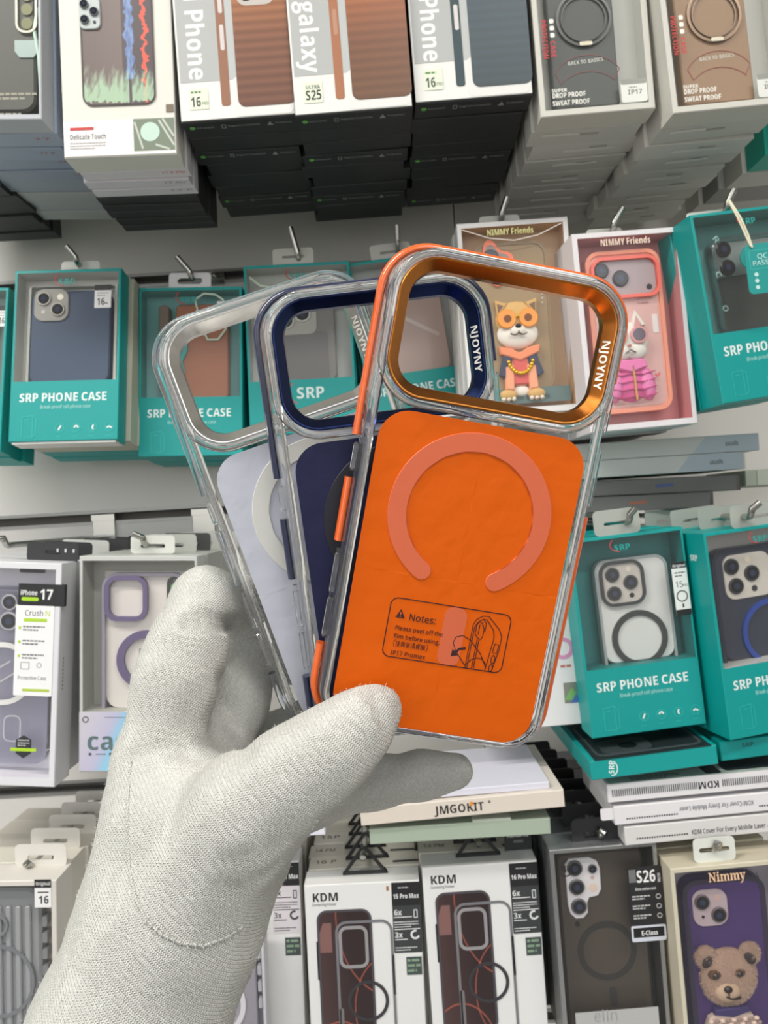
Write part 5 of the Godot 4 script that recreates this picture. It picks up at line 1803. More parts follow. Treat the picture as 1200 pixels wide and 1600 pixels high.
	fit_words(LB, "15", -9, -2, 11, 13, 0.0004, mat(c(40, 42, 42)), font_sans)
	fit_words(LB, "PRO", 3, -3, 8, 5, 0.0004, mat(c(80, 82, 82)), font_sans)
	ring(LB, "ring_icon", 0, 12, 9, 1.6, 0.0004, 0.0006, mat(c(50, 52, 52)))
	slab(LB, "ring_icon_tail", -1, 24, 2.4, 6, 0.0004, 0.0006, mat(c(50, 52, 52)))
	teal_stack(B, w - 14, 312, 5, "teal box with the black magnet ring", 0.03, 54)
	hang_tab(B, 44, -40, 74, 40, -0.003, mat(Color(0.66, 0.68, 0.65), 0.4), 0.56, 0.12, 0.45)

	w = 186.0
	B = teal_box("teal window box holding a dark blue clear case with a blue ring, right edge", 1099, 834, 0.60, 7.6, 9, 0, w, 326, 214, c(190, 190, 186), true, 0.034)
	slab(B, "case_back", 30, 36, 150, 178, -0.026, -0.017, mat(c(56, 60, 74), 0.35), 20, 0.001)
	frame(B, "case_edge", 26, 32, 158, 220, 26, 6, -0.026, -0.0155, mat(c(44, 50, 66), 0.25))
	camera_island(B, 45, 44, 84, 72, 16, -0.017, mat(c(202, 196, 186), 0.4), mat(c(70, 72, 78), 0.3, 0.3), [[14, 18, 13], [18, 50, 13], [48, 33, 13]], [[44, 10, 5, c(226, 214, 192)], [50, 58, 5, c(60, 60, 62)]])
	ring(B, "magnet_ring", 118, 176, 54, 8, -0.017, -0.015, mat(c(46, 72, 150), 0.35))
	teal_window(B, w, 214, 82)
	var sw := Node3D.new()
	sw.name = "side_emblem"
	B.n.add_child(sw)
	sw.transform = Transform3D(Basis(Vector3.UP, -PI / 2), Vector3(-0.0001, 0, -0.034))
	fit_words(under(B, sw), "SRP", 22, 44, 20, 13, 0.0001, mat(c(226, 240, 238)), font_bold)
	teal_stack(B, w - 4, 326, 3, "teal box with the blue ring at the right edge", 0.034, 55, 0, func(C, k): hang_tab(C, 42 - k * 14, -34, 90, 35, -0.005, mat(Color(0.64, 0.66, 0.63), 0.4), 0.5, 0.14, 0.4))
	hang_tab(B, 54, -36, 90, 36, -0.004, mat(Color(0.66, 0.68, 0.65), 0.4), 0.5, 0.14, 0.4)

# ---------------------------------------------------------------- boxes laid flat on top of the rows
func lying(called: String, label: String, group: String, x: float, y: float, depth: float, lean: float, w: float, h: float, deep: float, m: Material, yaw := 0.0) -> Dictionary:
	var B := unit(called, label, "box", group, x, y, depth, lean, yaw)
	carton(B, "carton", w, h, deep, m)
	return B

func build_lying_boxes() -> void:
	var grp := "flat boxes lying above the third row"
	var ink := mat(c(60, 66, 70))
	for k in 2:
		var end: float = [1186.0, 1162.0][k]
		var y0: float = [697.0, 726.0][k]
		var B := lying("flat_case_box", ["pale grey flat box with a diagonal split, upper of the pair lying on dark boxes", "pale grey flat box with a diagonal split, lower of the pair lying on dark boxes"][k], grp, end - 330, y0, 0.70, 3.6, 330, 27, 0.1, card_stock(c(190, 192, 188), 0.45), 0.0)
		shape(B, "blue_grey_panel", [[248, 0.5], [329, 0.5], [329, 26.5], [224, 26.5]], 0.0, 0.0003, card_stock(c(166, 178, 186), 0.45))
		fit_words(B, "NJOYNY", 297, 11, 20, 8.5, 0.0003, ink, font_bold, 180.0)
		if k == 1:
			slab(B, "end_flap", 330, 1, 4, 26, -0.03, -0.002, card_stock(c(206, 206, 200)))
	for k in 2:
		var end: float = [1154.0, 1112.0][k]
		var y0: float = [756.0, 783.0][k]
		var B := unit("flat_clear_box", ["clear plastic flat box with a dark insert under the two pale grey ones", "clear plastic flat box with a dark insert, lowest of the lying stack"][k], "box", grp, end - 320, y0, 0.705, 2.6)
		carton(B, "insert", 317, 24, 0.09, card_stock(c(92, 92, 90), 0.4))
		put(prism(rrect(0.0035, 25 * B.u, 0.001), -0.09, 0.0, 0.0), "clear_lid", clear_plastic(Color(0.9, 0.9, 0.9), 0.1), B.n, Vector3(319.5 * B.u, -12 * B.u, 0))
		stroke(B, "print_streak", [[[190, 12], [218, 11]]], 5, 0.0, 0.0002, mat(c(70, 84, 130) if k == 0 else c(140, 88, 70)))
	var G := lying("flat_case_box", "pale green flat box end behind the hooks at the right picture edge", grp, 1164, 735, 0.74, 3.4, 160, 25, 0.09, card_stock(c(168, 176, 160)))
	slab(G, "end_flap", 18, 1, 140, 23, 0.0, 0.0008, card_stock(c(182, 190, 174)))

	# under the right teal boxes: a teal box on its back
	var grp2 := "flat boxes lying above the bottom row, right"
	var T := unit("teal_case_box", "teal window box lying flat with its short side forward and a white emblem", "box", grp2, 921, 1190, 0.605, 7.5)
	carton(T, "carton", 200, 30, 0.19, card_stock(TEAL, 0.45))
	fit_words(T, "SRP", 36, 24, 20, 12, 0.0001, mat(c(226, 240, 238)), font_bold, 82.0)
	stroke(T, "swoosh", [arc(34, 15, 8, 11, -70, 110, 10)], 1.6, 0.0001, 0.0003, mat(c(226, 240, 238)))
	var tt := Node3D.new()
	tt.name = "window"
	T.n.add_child(tt)
	tt.transform = Transform3D(Basis(Vector3.RIGHT, -PI / 2), Vector3(0, 0.0001, -0.19))
	var TW := under(T, tt)
	slab(TW, "dark_film", 8, 6, 184, 375, 0, 0.0006, mat(c(44, 52, 54), 0.2, 0.0, "coat"))
	frame(TW, "case_outline", 16, 200, 170, 168, 16, 4, 0.0006, 0.001, mat(c(70, 78, 80), 0.3))
	slab(TW, "camera_outline", 30, 300, 80, 60, 0.0006, 0.0014, mat(c(62, 70, 72), 0.3), 14)
	disc(TW, "camera_lens", 74, 338, 14, 0.0014, 0.002, mat(c(24, 26, 28), 0.15, 0.0, "coat"))
	var T2 := lying("teal_case_box", "teal box lying flat at the right picture edge behind the emblem box", grp2, 1124, 1160, 0.615, 7.5, 190, 30, 0.18, card_stock(TEAL, 0.45))
	fit_words(T2, "SRP", 34, 12, 18, 9, 0.0001, mat(c(0, 90, 90)), font_bold)

	# three white boxes on their sides
	var white := card_stock(c(226, 224, 226), 0.45)
	var black := mat(c(36, 36, 40))
	var K := lying("flat_case_box", "white flat box with a row of bars round black lettering, topmost of three", grp2, 948, 1226, 0.613, 5.5, 372, 29, 0.1, white)
	ticks(K, "bar_row", 7, 9, 41, 3.3, 1.5, 11, 0.0002, black)
	ticks(K, "bar_row", 180, 9, 56, 3.3, 1.5, 11, 0.0002, black)
	fit_words(K, "KDM", 176, 10, 32, 15, 0.0002, black, font_bold, 180.0)
	var kt := Node3D.new()
	kt.name = "top_print"
	K.n.add_child(kt)
	kt.transform = Transform3D(Basis(Vector3.RIGHT, -PI / 2), Vector3(0, 0.0001, -0.1))
	var KT := under(K, kt)
	slab(KT, "green_tint_panel", 4, 4, 364, 194, 0, 0.0003, card_stock(c(170, 186, 178), 0.4))
	slab(KT, "printed_phone", 158, 130, 24, 66, 0.0003, 0.0006, mat(c(44, 46, 50), 0.3), 6)
	slab(KT, "printed_phone", 190, 130, 180, 60, 0.0003, 0.0006, mat(c(40, 48, 52), 0.3), 8)
	small_print(KT, 40, 178, 80, 3, 6, 3, 0.0005, mat(c(80, 92, 88)), 3)
	K = lying("flat_case_box", "white flat box with dotted line and upside-down print, middle of three", grp2, 959, 1261, 0.613, 5.5, 366, 29, 0.1, white)
	ticks(K, "dotted_line", 18, 19, 21, 3.9, 2.4, 2.4, 0.0002, black)
	ticks(K, "dotted_line", 226, 19, 30, 3.9, 2.4, 2.4, 0.0002, black)
	fit_words(K, "KDM Cover For Every Mobile Laver", 218, 10, 116, 10, 0.0002, mat(c(90, 90, 96)), font_sans, 180.0)
	slab(K, "open_flap", -20, 4, 22, 18, -0.004, -0.003, white, 3)
	K = lying("flat_case_box", "white flat box with dotted line and upright print, lowest of three", grp2, 975, 1293, 0.613, 5.5, 366, 29, 0.1, card_stock(c(214, 212, 210), 0.45))
	ticks(K, "dotted_line", 18, 18, 21, 3.9, 2.4, 2.4, 0.0002, black)
	ticks(K, "dotted_line", 224, 18, 30, 3.9, 2.4, 2.4, 0.0002, black)
	fit_words(K, "KDM Cover For Every Mobile Laver", 104, 21, 116, 10, 0.0002, black, font_sans)

	# under the orange case
	var grp3 := "flat boxes lying above the bottom row, middle"
	var J := lying("flat_case_box", "pale lilac thin box lying under the orange case's lower edge", grp3, 555, 1246, 0.62, 4.6, 304, 11, 0.1, card_stock(c(216, 216, 228), 0.4))
	J = lying("flat_case_box", "cream flat box with bold black lettering on its edge", grp3, 562, 1264, 0.615, 5.4, 320, 27, 0.12, card_stock(c(222, 212, 200), 0.45))
	fit_words(J, "JMGOKIT", 117, 20, 78, 18, 0.0001, mat(c(28, 26, 26)), font_bold)
	slab(J, "orange_spot", 172, 5, 5, 6, 0.0003, 0.0004, mat(c(240, 150, 40)))
	words(J, "°", 200, 14, 12, 0.0001, mat(c(28, 26, 26)), font_bold)
	J = lying("flat_case_box", "pale green flat box lying under the cream lettered box", grp3, 577, 1295, 0.62, 3.4, 283, 25, 0.11, card_stock(c(166, 180, 162), 0.45))
	slab(J, "pale_tongue", 162, -4, 60, 6, -0.02, -0.001, card_stock(c(196, 204, 190)))
	lying("flat_case_box", "white box corner lying just below the gloved thumb", grp3, 372, 1284, 0.63, 3.6, 135, 29, 0.1, card_stock(c(226, 226, 236), 0.4), 0.0)

# ---------------------------------------------------------------- bottom row: boxes seen from above
func triangle_tab(B: Dictionary, x: float, y: float, z: float, m: Material) -> MeshInstance3D:
	# black wire-like triangular hanger standing on the top edge
	var u: float = B.u
	var path := PackedVector2Array()
	var pts := [Vector2(-36, 0), Vector2(36, 0), Vector2(30, 10), Vector2(4, 44), Vector2(-4, 44), Vector2(-30, 10)]
	for p in pts:
		path.append(p * u)
	if not meshes.has("tri_tab%.5f" % u):
		meshes["tri_tab%.5f" % u] = sweep(path, PackedVector2Array([Vector2(-5 * u, -0.001), Vector2(0, -0.001), Vector2(0, 0.001), Vector2(-5 * u, 0.001)]), true, true)
	return put(meshes["tri_tab%.5f" % u], "triangle_hanger", m, B.n, Vector3(x * u, -y * u, z))

func wallpaper() -> StandardMaterial3D:
	return picture("print phone", 96, 200, func(u: float, v: float) -> Color:
		var col := c(52, 40, 42).lerp(c(88, 66, 64), clampf(0.6 - u + v * 0.2, 0, 1))
		if u < 0.26 and v > 0.09 and v < 0.3 and u + v > 0.2:
			col = c(132, 96, 92)
		for k in 3:
			var cx: float = [1.3, 0.35, 1.25][k]
			var cy: float = [0.05, 1.18, 0.72][k]
			var r: float = [0.92, 0.62, 0.60][k]
			var d: float = absf(Vector2((u - cx) * 0.6, v - cy).length() - r * 0.62)
			if d < 0.009:
				col = col.lerp(c(190, 98, 78), 1.0 - d / 0.009)
		return col, 0.3)

func white_print_box(label: String, x: float, y: float, depth: float, lean: float, model: String, dark_label: bool, w := 180.0, h := 330.0, full := true) -> Dictionary:
	var B := unit("white_case_box", label, "box", "white boxes with printed phones in the bottom row", x, y, depth, lean)
	var white := card_stock(c(226, 226, 224), 0.45)
	carton(B, "carton", w, h, 0.026, white)
	var ink := mat(c(30, 30, 32))
	fit_words(B, "KDM", 11, 26, 39, 18, 0.0001, ink, font_bold)
	fit_words(B, "Connecting Forever", 11, 33, 38, 6, 0.0001, mat(c(80, 80, 82)), font_sans)
	if full:
		var z := 0.0003
		var ph := slab(B, "printed_phone", 17, 40, 86, 220, 0.0, z, wallpaper(), 16)
		frame(under(B, ph), "printed_phone_edge", -43, -110, 86, 220, 16, 3.5, z, z + 0.0001, mat(c(78, 76, 82), 0.3))
		slab(under(B, ph), "printed_keys", -45, -62, 3, 60, z, z + 0.0001, mat(c(40, 40, 42)), 1)
		var cl := frame(B, "printed_clear_case", 45, 58, 90, 212, 18, 4, z, z + 0.0003, mat(c(120, 120, 124), 0.25))
		var CL := under(B, cl)
		slab(CL, "printed_keys", 42, -50, 3.5, 62, z, z + 0.0003, mat(c(44, 44, 46)), 1)
		frame(CL, "printed_camera_frame", -40, -98, 46, 66, 13, 5, z, z + 0.0004, mat(c(150, 148, 150), 0.25))
		ring(CL, "printed_magnet_ring", 2, 20, 32, 5, z, z + 0.0004, mat(c(58, 56, 60), 0.4)).scale.x = 1.0
		slab(CL, "printed_case_side", -44, 30, 7, 78, z, z + 0.0003, mat(c(120, 116, 116), 0.3), 2)
	# label column at the upper right
	var bg := c(58, 60, 62) if dark_label else c(214, 208, 212)
	var fg := mat(c(220, 222, 222)) if dark_label else mat(c(60, 60, 62))
	var lo := slab(B, "spec_label", w - 44, 2, 44, 110, 0.0, 0.0003, mat(bg, 0.45), 2)
	var L := under(B, lo)
	slab(L, "label_band", -22, -55, 44, 36, 0.0003, 0.0004, mat(c(34, 35, 37), 0.4))
	fit_words(L, model, -20, -30, 40, 10, 0.0004, mat(c(232, 232, 232)), font_bold)
	small_print(L, -12, -48, 24, 1, 4, 2, 0.00045, mat(c(170, 170, 170)), 3)
	fit_words(L, "6x", -20, -4, 12, 12, 0.0003, fg, font_bold)
	fit_words(L, "3x", -20, 31, 12, 12, 0.0003, fg, font_bold)
	stroke(L, "print_line", [[[-20, -1], [8, -1]], [[-20, 18], [20, 18]], [[-20, 34], [0, 34]]], 1.2, 0.0003, 0.0005, fg)
	small_print(L, -20, 6, 38, 3, 3.8, 1.4, 0.0004, fg, 4)
	small_print(L, -20, 46, 34, 2, 3.8, 1.4, 0.0004, fg, 6)
	frame(L, "icon", 11, -12, 6, 13, 1, 1.2, 0.0003, 0.0005, fg)
	stroke(L, "magnet_icon", [arc(12, 27, 6, 6, 20, 290, 10)], 3, 0.0003, 0.0005, fg)
	var hs := slab(B, "hologram_sticker", w - 26, 119, 24, 28, 0.0, 0.0003, mat(c(104, 116, 116), 0.2, 0.7))
	small_print(under(B, hs), -10, -11, 20, 3, 8, 4, 0.0005, mat(c(150, 176, 150), 0.3, 0.4), 8)
	return B

func white_stack(B: Dictionary, w: float, h: float, n: int, which: String, sd: int, t := 0.026) -> void:
	var black := mat(c(34, 35, 36), 0.4)
	var marks := ["15P", "15 P", "15 Plus", "14 P", "16 P", "14 PM"]
	behind(B, "white_case_box", "white boxes hung behind in the bottom row", func(k): return "beige box, %s behind the %s" % [NTH[k], which], n, w, h, -t, t, func(k): return card_stock([c(206, 202, 190), c(196, 192, 180), c(210, 206, 196)][k % 3], 0.5), 2.4, 0.0, 0.0, sd, func(C, k):
		triangle_tab(C, w * 0.53, 0, -t * 0.6, black)
		if k < 3:
			var o := Node3D.new()
			o.name = "top_marking"
			C.n.add_child(o)
			o.transform = Transform3D(Basis(Vector3.RIGHT, -PI / 2), Vector3(0, 0.0001, -t))
			var M := under(C, o)
			slab(M, "black_edge", w - 42, 34, 42, 6, 0, 0.0003, mat(c(38, 38, 40)))
			fit_words(M, marks[(k + sd) % 6], 8, 30, 34, 16, 0.0002, mat(c(110, 106, 100)), font_sans))

func build_bottom_row() -> void:
	var black := mat(c(34, 35, 36), 0.4)
	var w := 180.0
	# ribbed grey case at the left
	var B := unit("ribbed_case_box", "cream window box with a ribbed grey case and a white size label, lower left", "box", "", -98, 1378, 0.60, 0.8)
	carton(B, "carton", 186, 330, 0.03, card_stock(c(212, 208, 200), 0.5), [6, 8, 172, 320, 0.024], card_stock(c(196, 188, 178), 0.5))
	slab(B, "phone_case", 10, 24, 140, 300, -0.022, -0.012, mat(c(146, 148, 150), 0.45), 24, 0.002)
	for k in 8:
		slab(B, "rib", 18 + k * 15.5, 50, 9, 270, -0.012, -0.0095, mat(c(156, 158, 160), 0.4), 4, 0.0008)
	ring(B, "case_ring", 84, 168, 58, 5, -0.012, -0.0085, mat(c(120, 122, 126), 0.4))
	ring(B, "camera_rim", 84, 78, 18, 4, -0.012, -0.007, mat(c(126, 128, 130), 0.35))
	for k in 4:
		slab(B, "case_key", 151, 70 + k * 26, 8, 16, -0.02, -0.013, mat(c(130, 132, 134), 0.4), 2)
	pane(B, "film_window", 6, 8, 172, 320, -0.0003)
	var lo := slab(B, "size_label", 152, -2, 26, 44, 0.0001, 0.0004, mat(c(234, 234, 232), 0.5), 1)
	var L := under(B, lo)
	slab(L, "label_band", -13, -22, 26, 13, 0.0004, 0.0005, mat(c(40, 40, 40)))
	fit_words(L, "Original", -11, -13, 22, 7, 0.0005, mat(c(220, 220, 216)), font_bold)
	stroke(L, "print_line", [[[-8, -2], [9, -2]]], 1.6, 0.0004, 0.0006, mat(c(50, 50, 50)))
	fit_words(L, "16", -7, 16, 15, 17, 0.0004, mat(c(40, 40, 42)), font_bold)
	behind(B, "ribbed_case_box", "cream boxes hung behind the ribbed case box", func(k): return "cream box, %s behind the ribbed case box at the lower left" % NTH[k], 4, 186, 330, -0.03, 0.03, func(k): return card_stock([c(206, 202, 190), c(198, 194, 182)][k % 2], 0.5), 2.0, 0.0, 0.0, 61, func(C, k):
		hang_tab(C, 96, -34, 84, 36, -0.027, mat(Color(0.82, 0.81, 0.78), 0.4), 0.5, 0.2, 0.4))
	hang_tab(B, 96, -34, 84, 36, -0.027, mat(Color(0.84, 0.83, 0.8), 0.4), 0.5, 0.2, 0.4)

	# white boxes
	B = white_print_box("white box with printed lettering, peeping out left of the glove", 113, 1373, 0.665, 2.0, "14 Pro", true, 172, 320, false)
	white_stack(B, 172, 320, 5, "white box peeping out left of the glove", 62)
	triangle_tab(B, 80, 0, -0.016, black)
	B = white_print_box("white box with a pale spec label, half behind the glove's wrist", 287, 1352, 0.665, 2.2, "15 Pro Max", false, w, 330, false)
	white_stack(B, w, 330, 5, "white box with the pale spec label", 63)
	# grey case box before it
	B = unit("grey_case_box", "grey window box with a white ring, low behind the glove's wrist", "box", "", 232, 1465, 0.635, 2.2)
	carton(B, "carton", 180, 300, 0.018, card_stock(c(196, 194, 200), 0.45), [5, 6, 170, 290, 0.013], card_stock(c(150, 146, 154), 0.5))
	slab(B, "phone_case", 14, 16, 150, 276, -0.012, -0.006, mat(c(146, 142, 150), 0.4), 22, 0.001)
	ring(B, "magnet_ring", 92, 116, 54, 8, -0.006, -0.005, mat(c(214, 210, 216), 0.4))
	for k in 4:
		slab(B, "case_key", 166, 30 + k * 26, 6, 16, -0.01, -0.006, mat(c(180, 178, 184)), 2)
	pane(B, "film_window", 5, 6, 170, 290, -0.0003)

	B = white_print_box("white box printed with a dark phone and clear case, left of two", 475, 1384, 0.64, 2.8, "15 Pro Max", true)
	white_stack(B, w, 330, 7, "left white box in full view", 64)
	triangle_tab(B, 95, 0, -0.016, black)
	slab(B, "brown_spot", 128, 7, 4, 7, 0.0, 0.0002, mat(c(160, 110, 70)), 1)
	B = white_print_box("white box printed with a dark phone and clear case, right of two", 659, 1357, 0.64, 4.0, "16 Pro Max", true)
	white_stack(B, w, 330, 7, "right white box in full view", 65)
	triangle_tab(B, 92, 0, -0.016, black)
	var ab := slab(B, "spec_flap", 136, -36, 44, 34, -0.020, -0.0195, mat(c(40, 41, 43), 0.4))
	fit_words(under(B, ab), "AIRBAG", -17, -4, 34, 10, -0.0195, mat(c(214, 214, 214)), font_bold)
	fit_words(under(B, ab), "SERIES", -7, 5, 15, 5, -0.0195, mat(c(170, 170, 170)), font_sans)

	# chrome-edged box with a smoked case
	B = unit("smoked_case_box", "chrome-edged window box with a smoked case and a white five-lens camera island", "box", "", 858, 1329, 0.62, 4.6)
	w = 168.0
	carton(B, "carton", w, 320, 0.03, mat(c(176, 178, 180), 0.22, 0.75), [7, 6, w - 14, 312, 0.025], card_stock(c(52, 50, 48), 0.4))
	slab(B, "phone_case", 14, 18, 138, 296, -0.023, -0.013, mat(c(70, 62, 54), 0.35), 12, 0.002)
	shape(B, "camera_island", [[27, 34], [34, 26], [66, 26], [78, 32], [82, 44], [82, 78], [76, 88], [62, 90], [58, 98], [58, 114], [50, 122], [38, 122], [30, 114], [27, 100]], -0.013, -0.0115, mat(c(214, 210, 212), 0.4), 0.0005)
	for p in [[42, 41, 12.5], [43, 71, 12.5], [44, 102, 12.5], [70, 44, 7]]:
		lens(B, p[0], p[1], p[2], -0.0115, mat(c(96, 96, 100), 0.3, 0.3))
	disc(B, "flash", 69, 74, 7, -0.0115, -0.0112, mat(c(216, 196, 180)))
	disc(B, "sensor", 69, 58, 3, -0.0115, -0.0112, mat(c(190, 160, 150)))
	disc(B, "pin", 40, 132, 4, -0.013, -0.012, mat(c(24, 22, 22)))
	ring(B, "magnet_ring", 84, 178, 47, 9, -0.013, -0.0125, mat(c(44, 42, 40), 0.35))
	slab(B, "ring_tail", 82, 236, 12, 30, -0.013, -0.0125, mat(c(54, 52, 50), 0.35), 3)
	pane(B, "film_window", 7, 6, w - 14, 312, -0.0003)
	fit_words(B, "NU", 15, 36, 16, 15, 0.0001, mat(c(34, 34, 36)), font_bold)
	stroke(B, "logo_arc", [arc(23, 34, 9, 8, 20, 160, 8)], 2, 0.0001, 0.0003, mat(c(34, 34, 36)))
	lo = slab(B, "spec_label", 118, 36, 54, 92, 0.0001, 0.0005, mat(c(40, 40, 42), 0.4), 3)
	L = under(B, lo)
	fit_words(L, "S26", -13, -21, 29, 26, 0.0005, mat(c(234, 234, 234)), font_bold)
	fit_words(L, "ULTRA", 20, -34, 14, 6, 0.0005, mat(c(220, 220, 220)), font_bold, -90.0)
	ticks(L, "emblem", -24, -42, 5, 2.2, 1.2, 20, 0.0006, mat(c(150, 150, 150)))
	fit_words(L, "Zero series case", -16, -9, 32, 6, 0.0005, mat(c(226, 226, 226)), font_serif)
	for k in 3:
		small_print(L, -22, -1 + k * 15, 28, 2, 4, 2.2, 0.0006, mat(c(190, 190, 190)), k + 3)
		ring(L, "icon_ring", 19, 2 + k * 15, 4, 1.2, 0.0005, 0.0007, mat(c(190, 190, 190)))
	var el := slab(B, "grade_label", 118, 128, 54, 25, 0.0001, 0.0005, mat(c(206, 210, 220), 0.4), 3)
	var E := under(B, el)
	slab(E, "black_plate", -24, -9, 48, 15, 0.0005, 0.0006, mat(c(24, 24, 26)))
	fit_words(E, "E-Class", -12, 3, 25, 10, 0.0006, mat(c(236, 236, 236)), font_bold)
	slab(B, "silver_foot", 20, 256, 130, 50, 0.0001, 0.0005, mat(c(214, 214, 212), 0.25, 0.5))
	words(B, "elin", 48, 272, 24, 0.0005, mat(c(150, 150, 150)), font_sans)
	hang_tab(B, 42, -36, 76, 44, -0.012, mat(c(34, 34, 36), 0.4), 0.5, 0.22, 0.4)
	var tp := Node3D.new()
	tp.name = "top_marking"
	B.n.add_child(tp)
	tp.transform = Transform3D(Basis(Vector3.RIGHT, -PI / 2), Vector3(0, 0.0001, -0.03))
	fit_words(under(B, tp), "26 U", 122, 40, 38, 17, 0.0001, mat(c(150, 60, 48)), font_sans)
	behind(B, "smoked_case_box", "dark boxes hung behind the smoked case box", func(k): return "dark-edged box, %s behind the chrome-edged box" % NTH[k], 7, w, 320, -0.03, 0.03, func(k): return card_stock([c(70, 76, 78), c(48, 50, 50), c(96, 100, 100), c(50, 50, 52)][k % 4], 0.35), 2.0, -3.0, 0.0, 66, func(C, _k): hang_tab(C, 42, -36, 76, 40, -0.012, mat(c(34, 34, 36), 0.4), 0.5, 0.22, 0.4))

	# purple case with a bear
	B = unit("bear_case_box", "cream-edged window box holding a purple case decorated with a teddy bear", "box", "", 1047, 1358, 0.60, 5.2)
	w = 186.0
	carton(B, "carton", w, 320, 0.034, card_stock(c(206, 198, 176), 0.5), [6, 7, w - 12, 306, 0.026], card_stock(c(158, 150, 156), 0.5))
	slab(B, "phone_case", 24, 34, 132, 290, -0.024, -0.013, mat(c(66, 44, 98), 0.5), 24, 0.002)
	frame(B, "case_edge", 24, 34, 132, 290, 24, 8, -0.014, -0.0125, mat(c(50, 42, 62), 0.4))
	camera_island(B, 38, 50, 56, 58, 17, -0.013, mat(c(178, 160, 164), 0.4), mat(c(96, 84, 88), 0.3, 0.3), [[15, 18, 12], [40, 40, 12]], [[40, 14, 5, c(190, 160, 154)], [15, 42, 2.4, c(30, 26, 30)]])
	var bear := under(B, figure(B, "bear_figure", 82, 196))
	var fur := fur_material()
	var z := -0.0125
	var furry := []
	for s in [-1, 1]:
		furry.append(lump(bear, "ear", s * 35 + 4, -40, z, 17, 18, 0.005, fur))
		lump(bear, "ear_lining", s * 34 + 3, -36, z + 0.004, 8, 11, 0.002, mat(c(40, 30, 34), 0.8), s * -35.0)
	var head := lump(bear, "head", 2, -6, z, 45, 46, 0.0075, fur)
	furry.append_array([head, head, head, head])
	fur_on(bear, furry, 5200, 0.0016, mat(c(190, 162, 142), 0.9), 91)
	lump(bear, "muzzle", -4, 12, z + 0.005, 21, 17, 0.005, mat(c(188, 160, 134), 0.85))
	lump(bear, "nose", -6, 4, z + 0.0095, 7, 5.5, 0.002, mat(c(36, 24, 24), 0.3))
	stroke(bear, "mouth", [[[-6, 8], [-6, 16]], arc(4, 8, 17, 11, 60, 150, 10)], 2, z + 0.0085, z + 0.0105, mat(c(40, 26, 26)))
	for s in [[-22, -16], [16, -16]]:
		lump(bear, "eye_patch", s[0], s[1], z + 0.005, 11, 8, 0.003, mat(c(84, 54, 36), 0.8))
		lump(bear, "eye", s[0], s[1], z + 0.0072, 5, 5, 0.002, mat(c(20, 14, 14), 0.08, 0.0, "coat"))
	shape(bear, "sweater", [[-46, 78], [-36, 54], [-18, 44], [16, 44], [34, 54], [46, 78], [48, 130], [-48, 130]], z, z + 0.005, knit_band(), 0.001)
	shape(bear, "neckband", [[-26, 40], [26, 38], [30, 46], [2, 54], [-28, 48]], z, z + 0.006, mat(c(54, 44, 92), 0.8), 0.001)
	for r in 6:
		for k in 9:
			lump(bear, "sweater_bobble", -34 + k * 9 + (r % 2) * 4, 58 + r * 7, z + 0.005, 4.2, 3.2, 0.0018, mat(c(214, 190, 172) if (k + r) % 2 == 0 else c(150, 126, 118), 0.85))
	pane(B, "film_window", 6, 7, w - 12, 306, -0.0003)
	fit_words(B, "Nimmy", 58, 26, 58, 20, 0.0001, mat(c(236, 196, 160), 0.35), font_serif)
	for p in [[128, 28, "N", 20.0], [14, 44, "E", -10.0], [16, 70, "o", 0.0], [26, 132, "4", 30.0]]:
		fit_words(B, p[2], p[0], p[1], 8, 11, 0.0001, mat(c(52, 50, 56)), font_sans, p[3])
	hang_tab(B, 43, -38, 66, 38, -0.006, mat(Color(0.86, 0.87, 0.84), 0.4), 0.72, 0.18, 0.5)
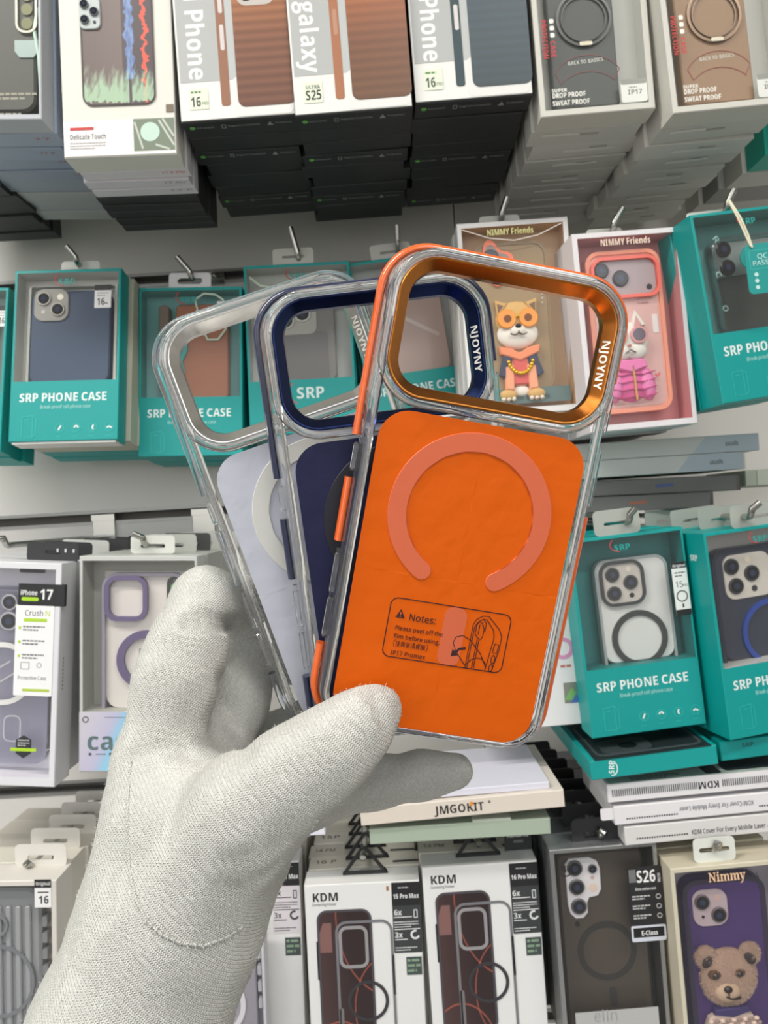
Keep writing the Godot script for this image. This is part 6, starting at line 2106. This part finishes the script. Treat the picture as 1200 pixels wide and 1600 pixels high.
	behind(B, "bear_case_box", "cream boxes hung behind the bear case box", func(k): return "cream-topped box, %s behind the teddy bear case box" % NTH[k], 7, w, 320, -0.034, 0.032, func(k): return card_stock([c(186, 182, 160), c(150, 148, 130), c(120, 112, 96), c(110, 104, 92)][k % 4], 0.5), 3.0, 0.0, 0.0, 67, func(C, _k): hang_tab(C, 45, -52, 66, 54, -0.016, mat(Color(0.6, 0.6, 0.57), 0.4), 0.72, 0.2, 0.5))

func fur_material() -> StandardMaterial3D:
	var m := StandardMaterial3D.new()
	m.albedo_color = c(172, 142, 124)
	m.roughness = 0.95
	m.heightmap_enabled = true
	m.heightmap_texture = paper_grain()
	m.heightmap_scale = 0.06
	m.uv1_triplanar = true
	m.uv1_scale = Vector3(1.6, 1.6, 1.6)
	return m

func knit_band() -> StandardMaterial3D:
	return mat(c(190, 168, 156), 0.9)

# ---------------------------------------------------------------- hooks
func build_hooks() -> void:
	display_hook(116, 408, 0.745, "metal hook holding the teal box with the dark blue case", 0.016, -0.008)
	display_hook(296, 430, 0.762, "metal hook holding the teal box with the brown case", 0.020, -0.012)
	display_hook(465, 400, 0.762, "metal hook above the smoky grey case box", 0.030, -0.006)
	display_hook(622, 378, 0.762, "metal hook above the askew teal box", 0.018, 0.0)
	display_hook(786, 338, 0.68, "metal hook above the dog picture box", 0.018, 0.005)
	display_hook(962, 356, 0.655, "metal hook above the cat picture box", 0.018, 0.008)
	display_hook(1142, 324, 0.635, "metal hook above the large teal box at the right", 0.016, 0.005)
	display_hook(2, 853, 0.64, "metal hook above the tall white label, left picture edge", 0.006, -0.004)
	display_hook(222, 852, 0.65, "metal hook above the iridescent panel box", 0.010, -0.008)
	display_hook(988, 816, 0.61, "metal hook above the black magnet ring box", 0.011, 0.004)
	display_hook(1180, 808, 0.59, "metal hook above the blue ring box at the right edge", 0.011, 0.006)
	display_hook(567, 1350, 0.645, "metal hook in the triangle hanger of the left white printed box", 0.004, 0.0)
	display_hook(750, 1328, 0.645, "metal hook in the triangle hanger of the right white printed box", 0.004, 0.0)
	display_hook(943, 1314, 0.62, "metal hook in the black tab of the chrome-edged box", 0.004, 0.003)
	display_hook(1124, 1336, 0.595, "metal hook in the white tab above the teddy bear box", 0.006, 0.003)
	display_hook(40, 1364, 0.615, "metal hook in the white tabs of the ribbed case box", 0.004, -0.002)
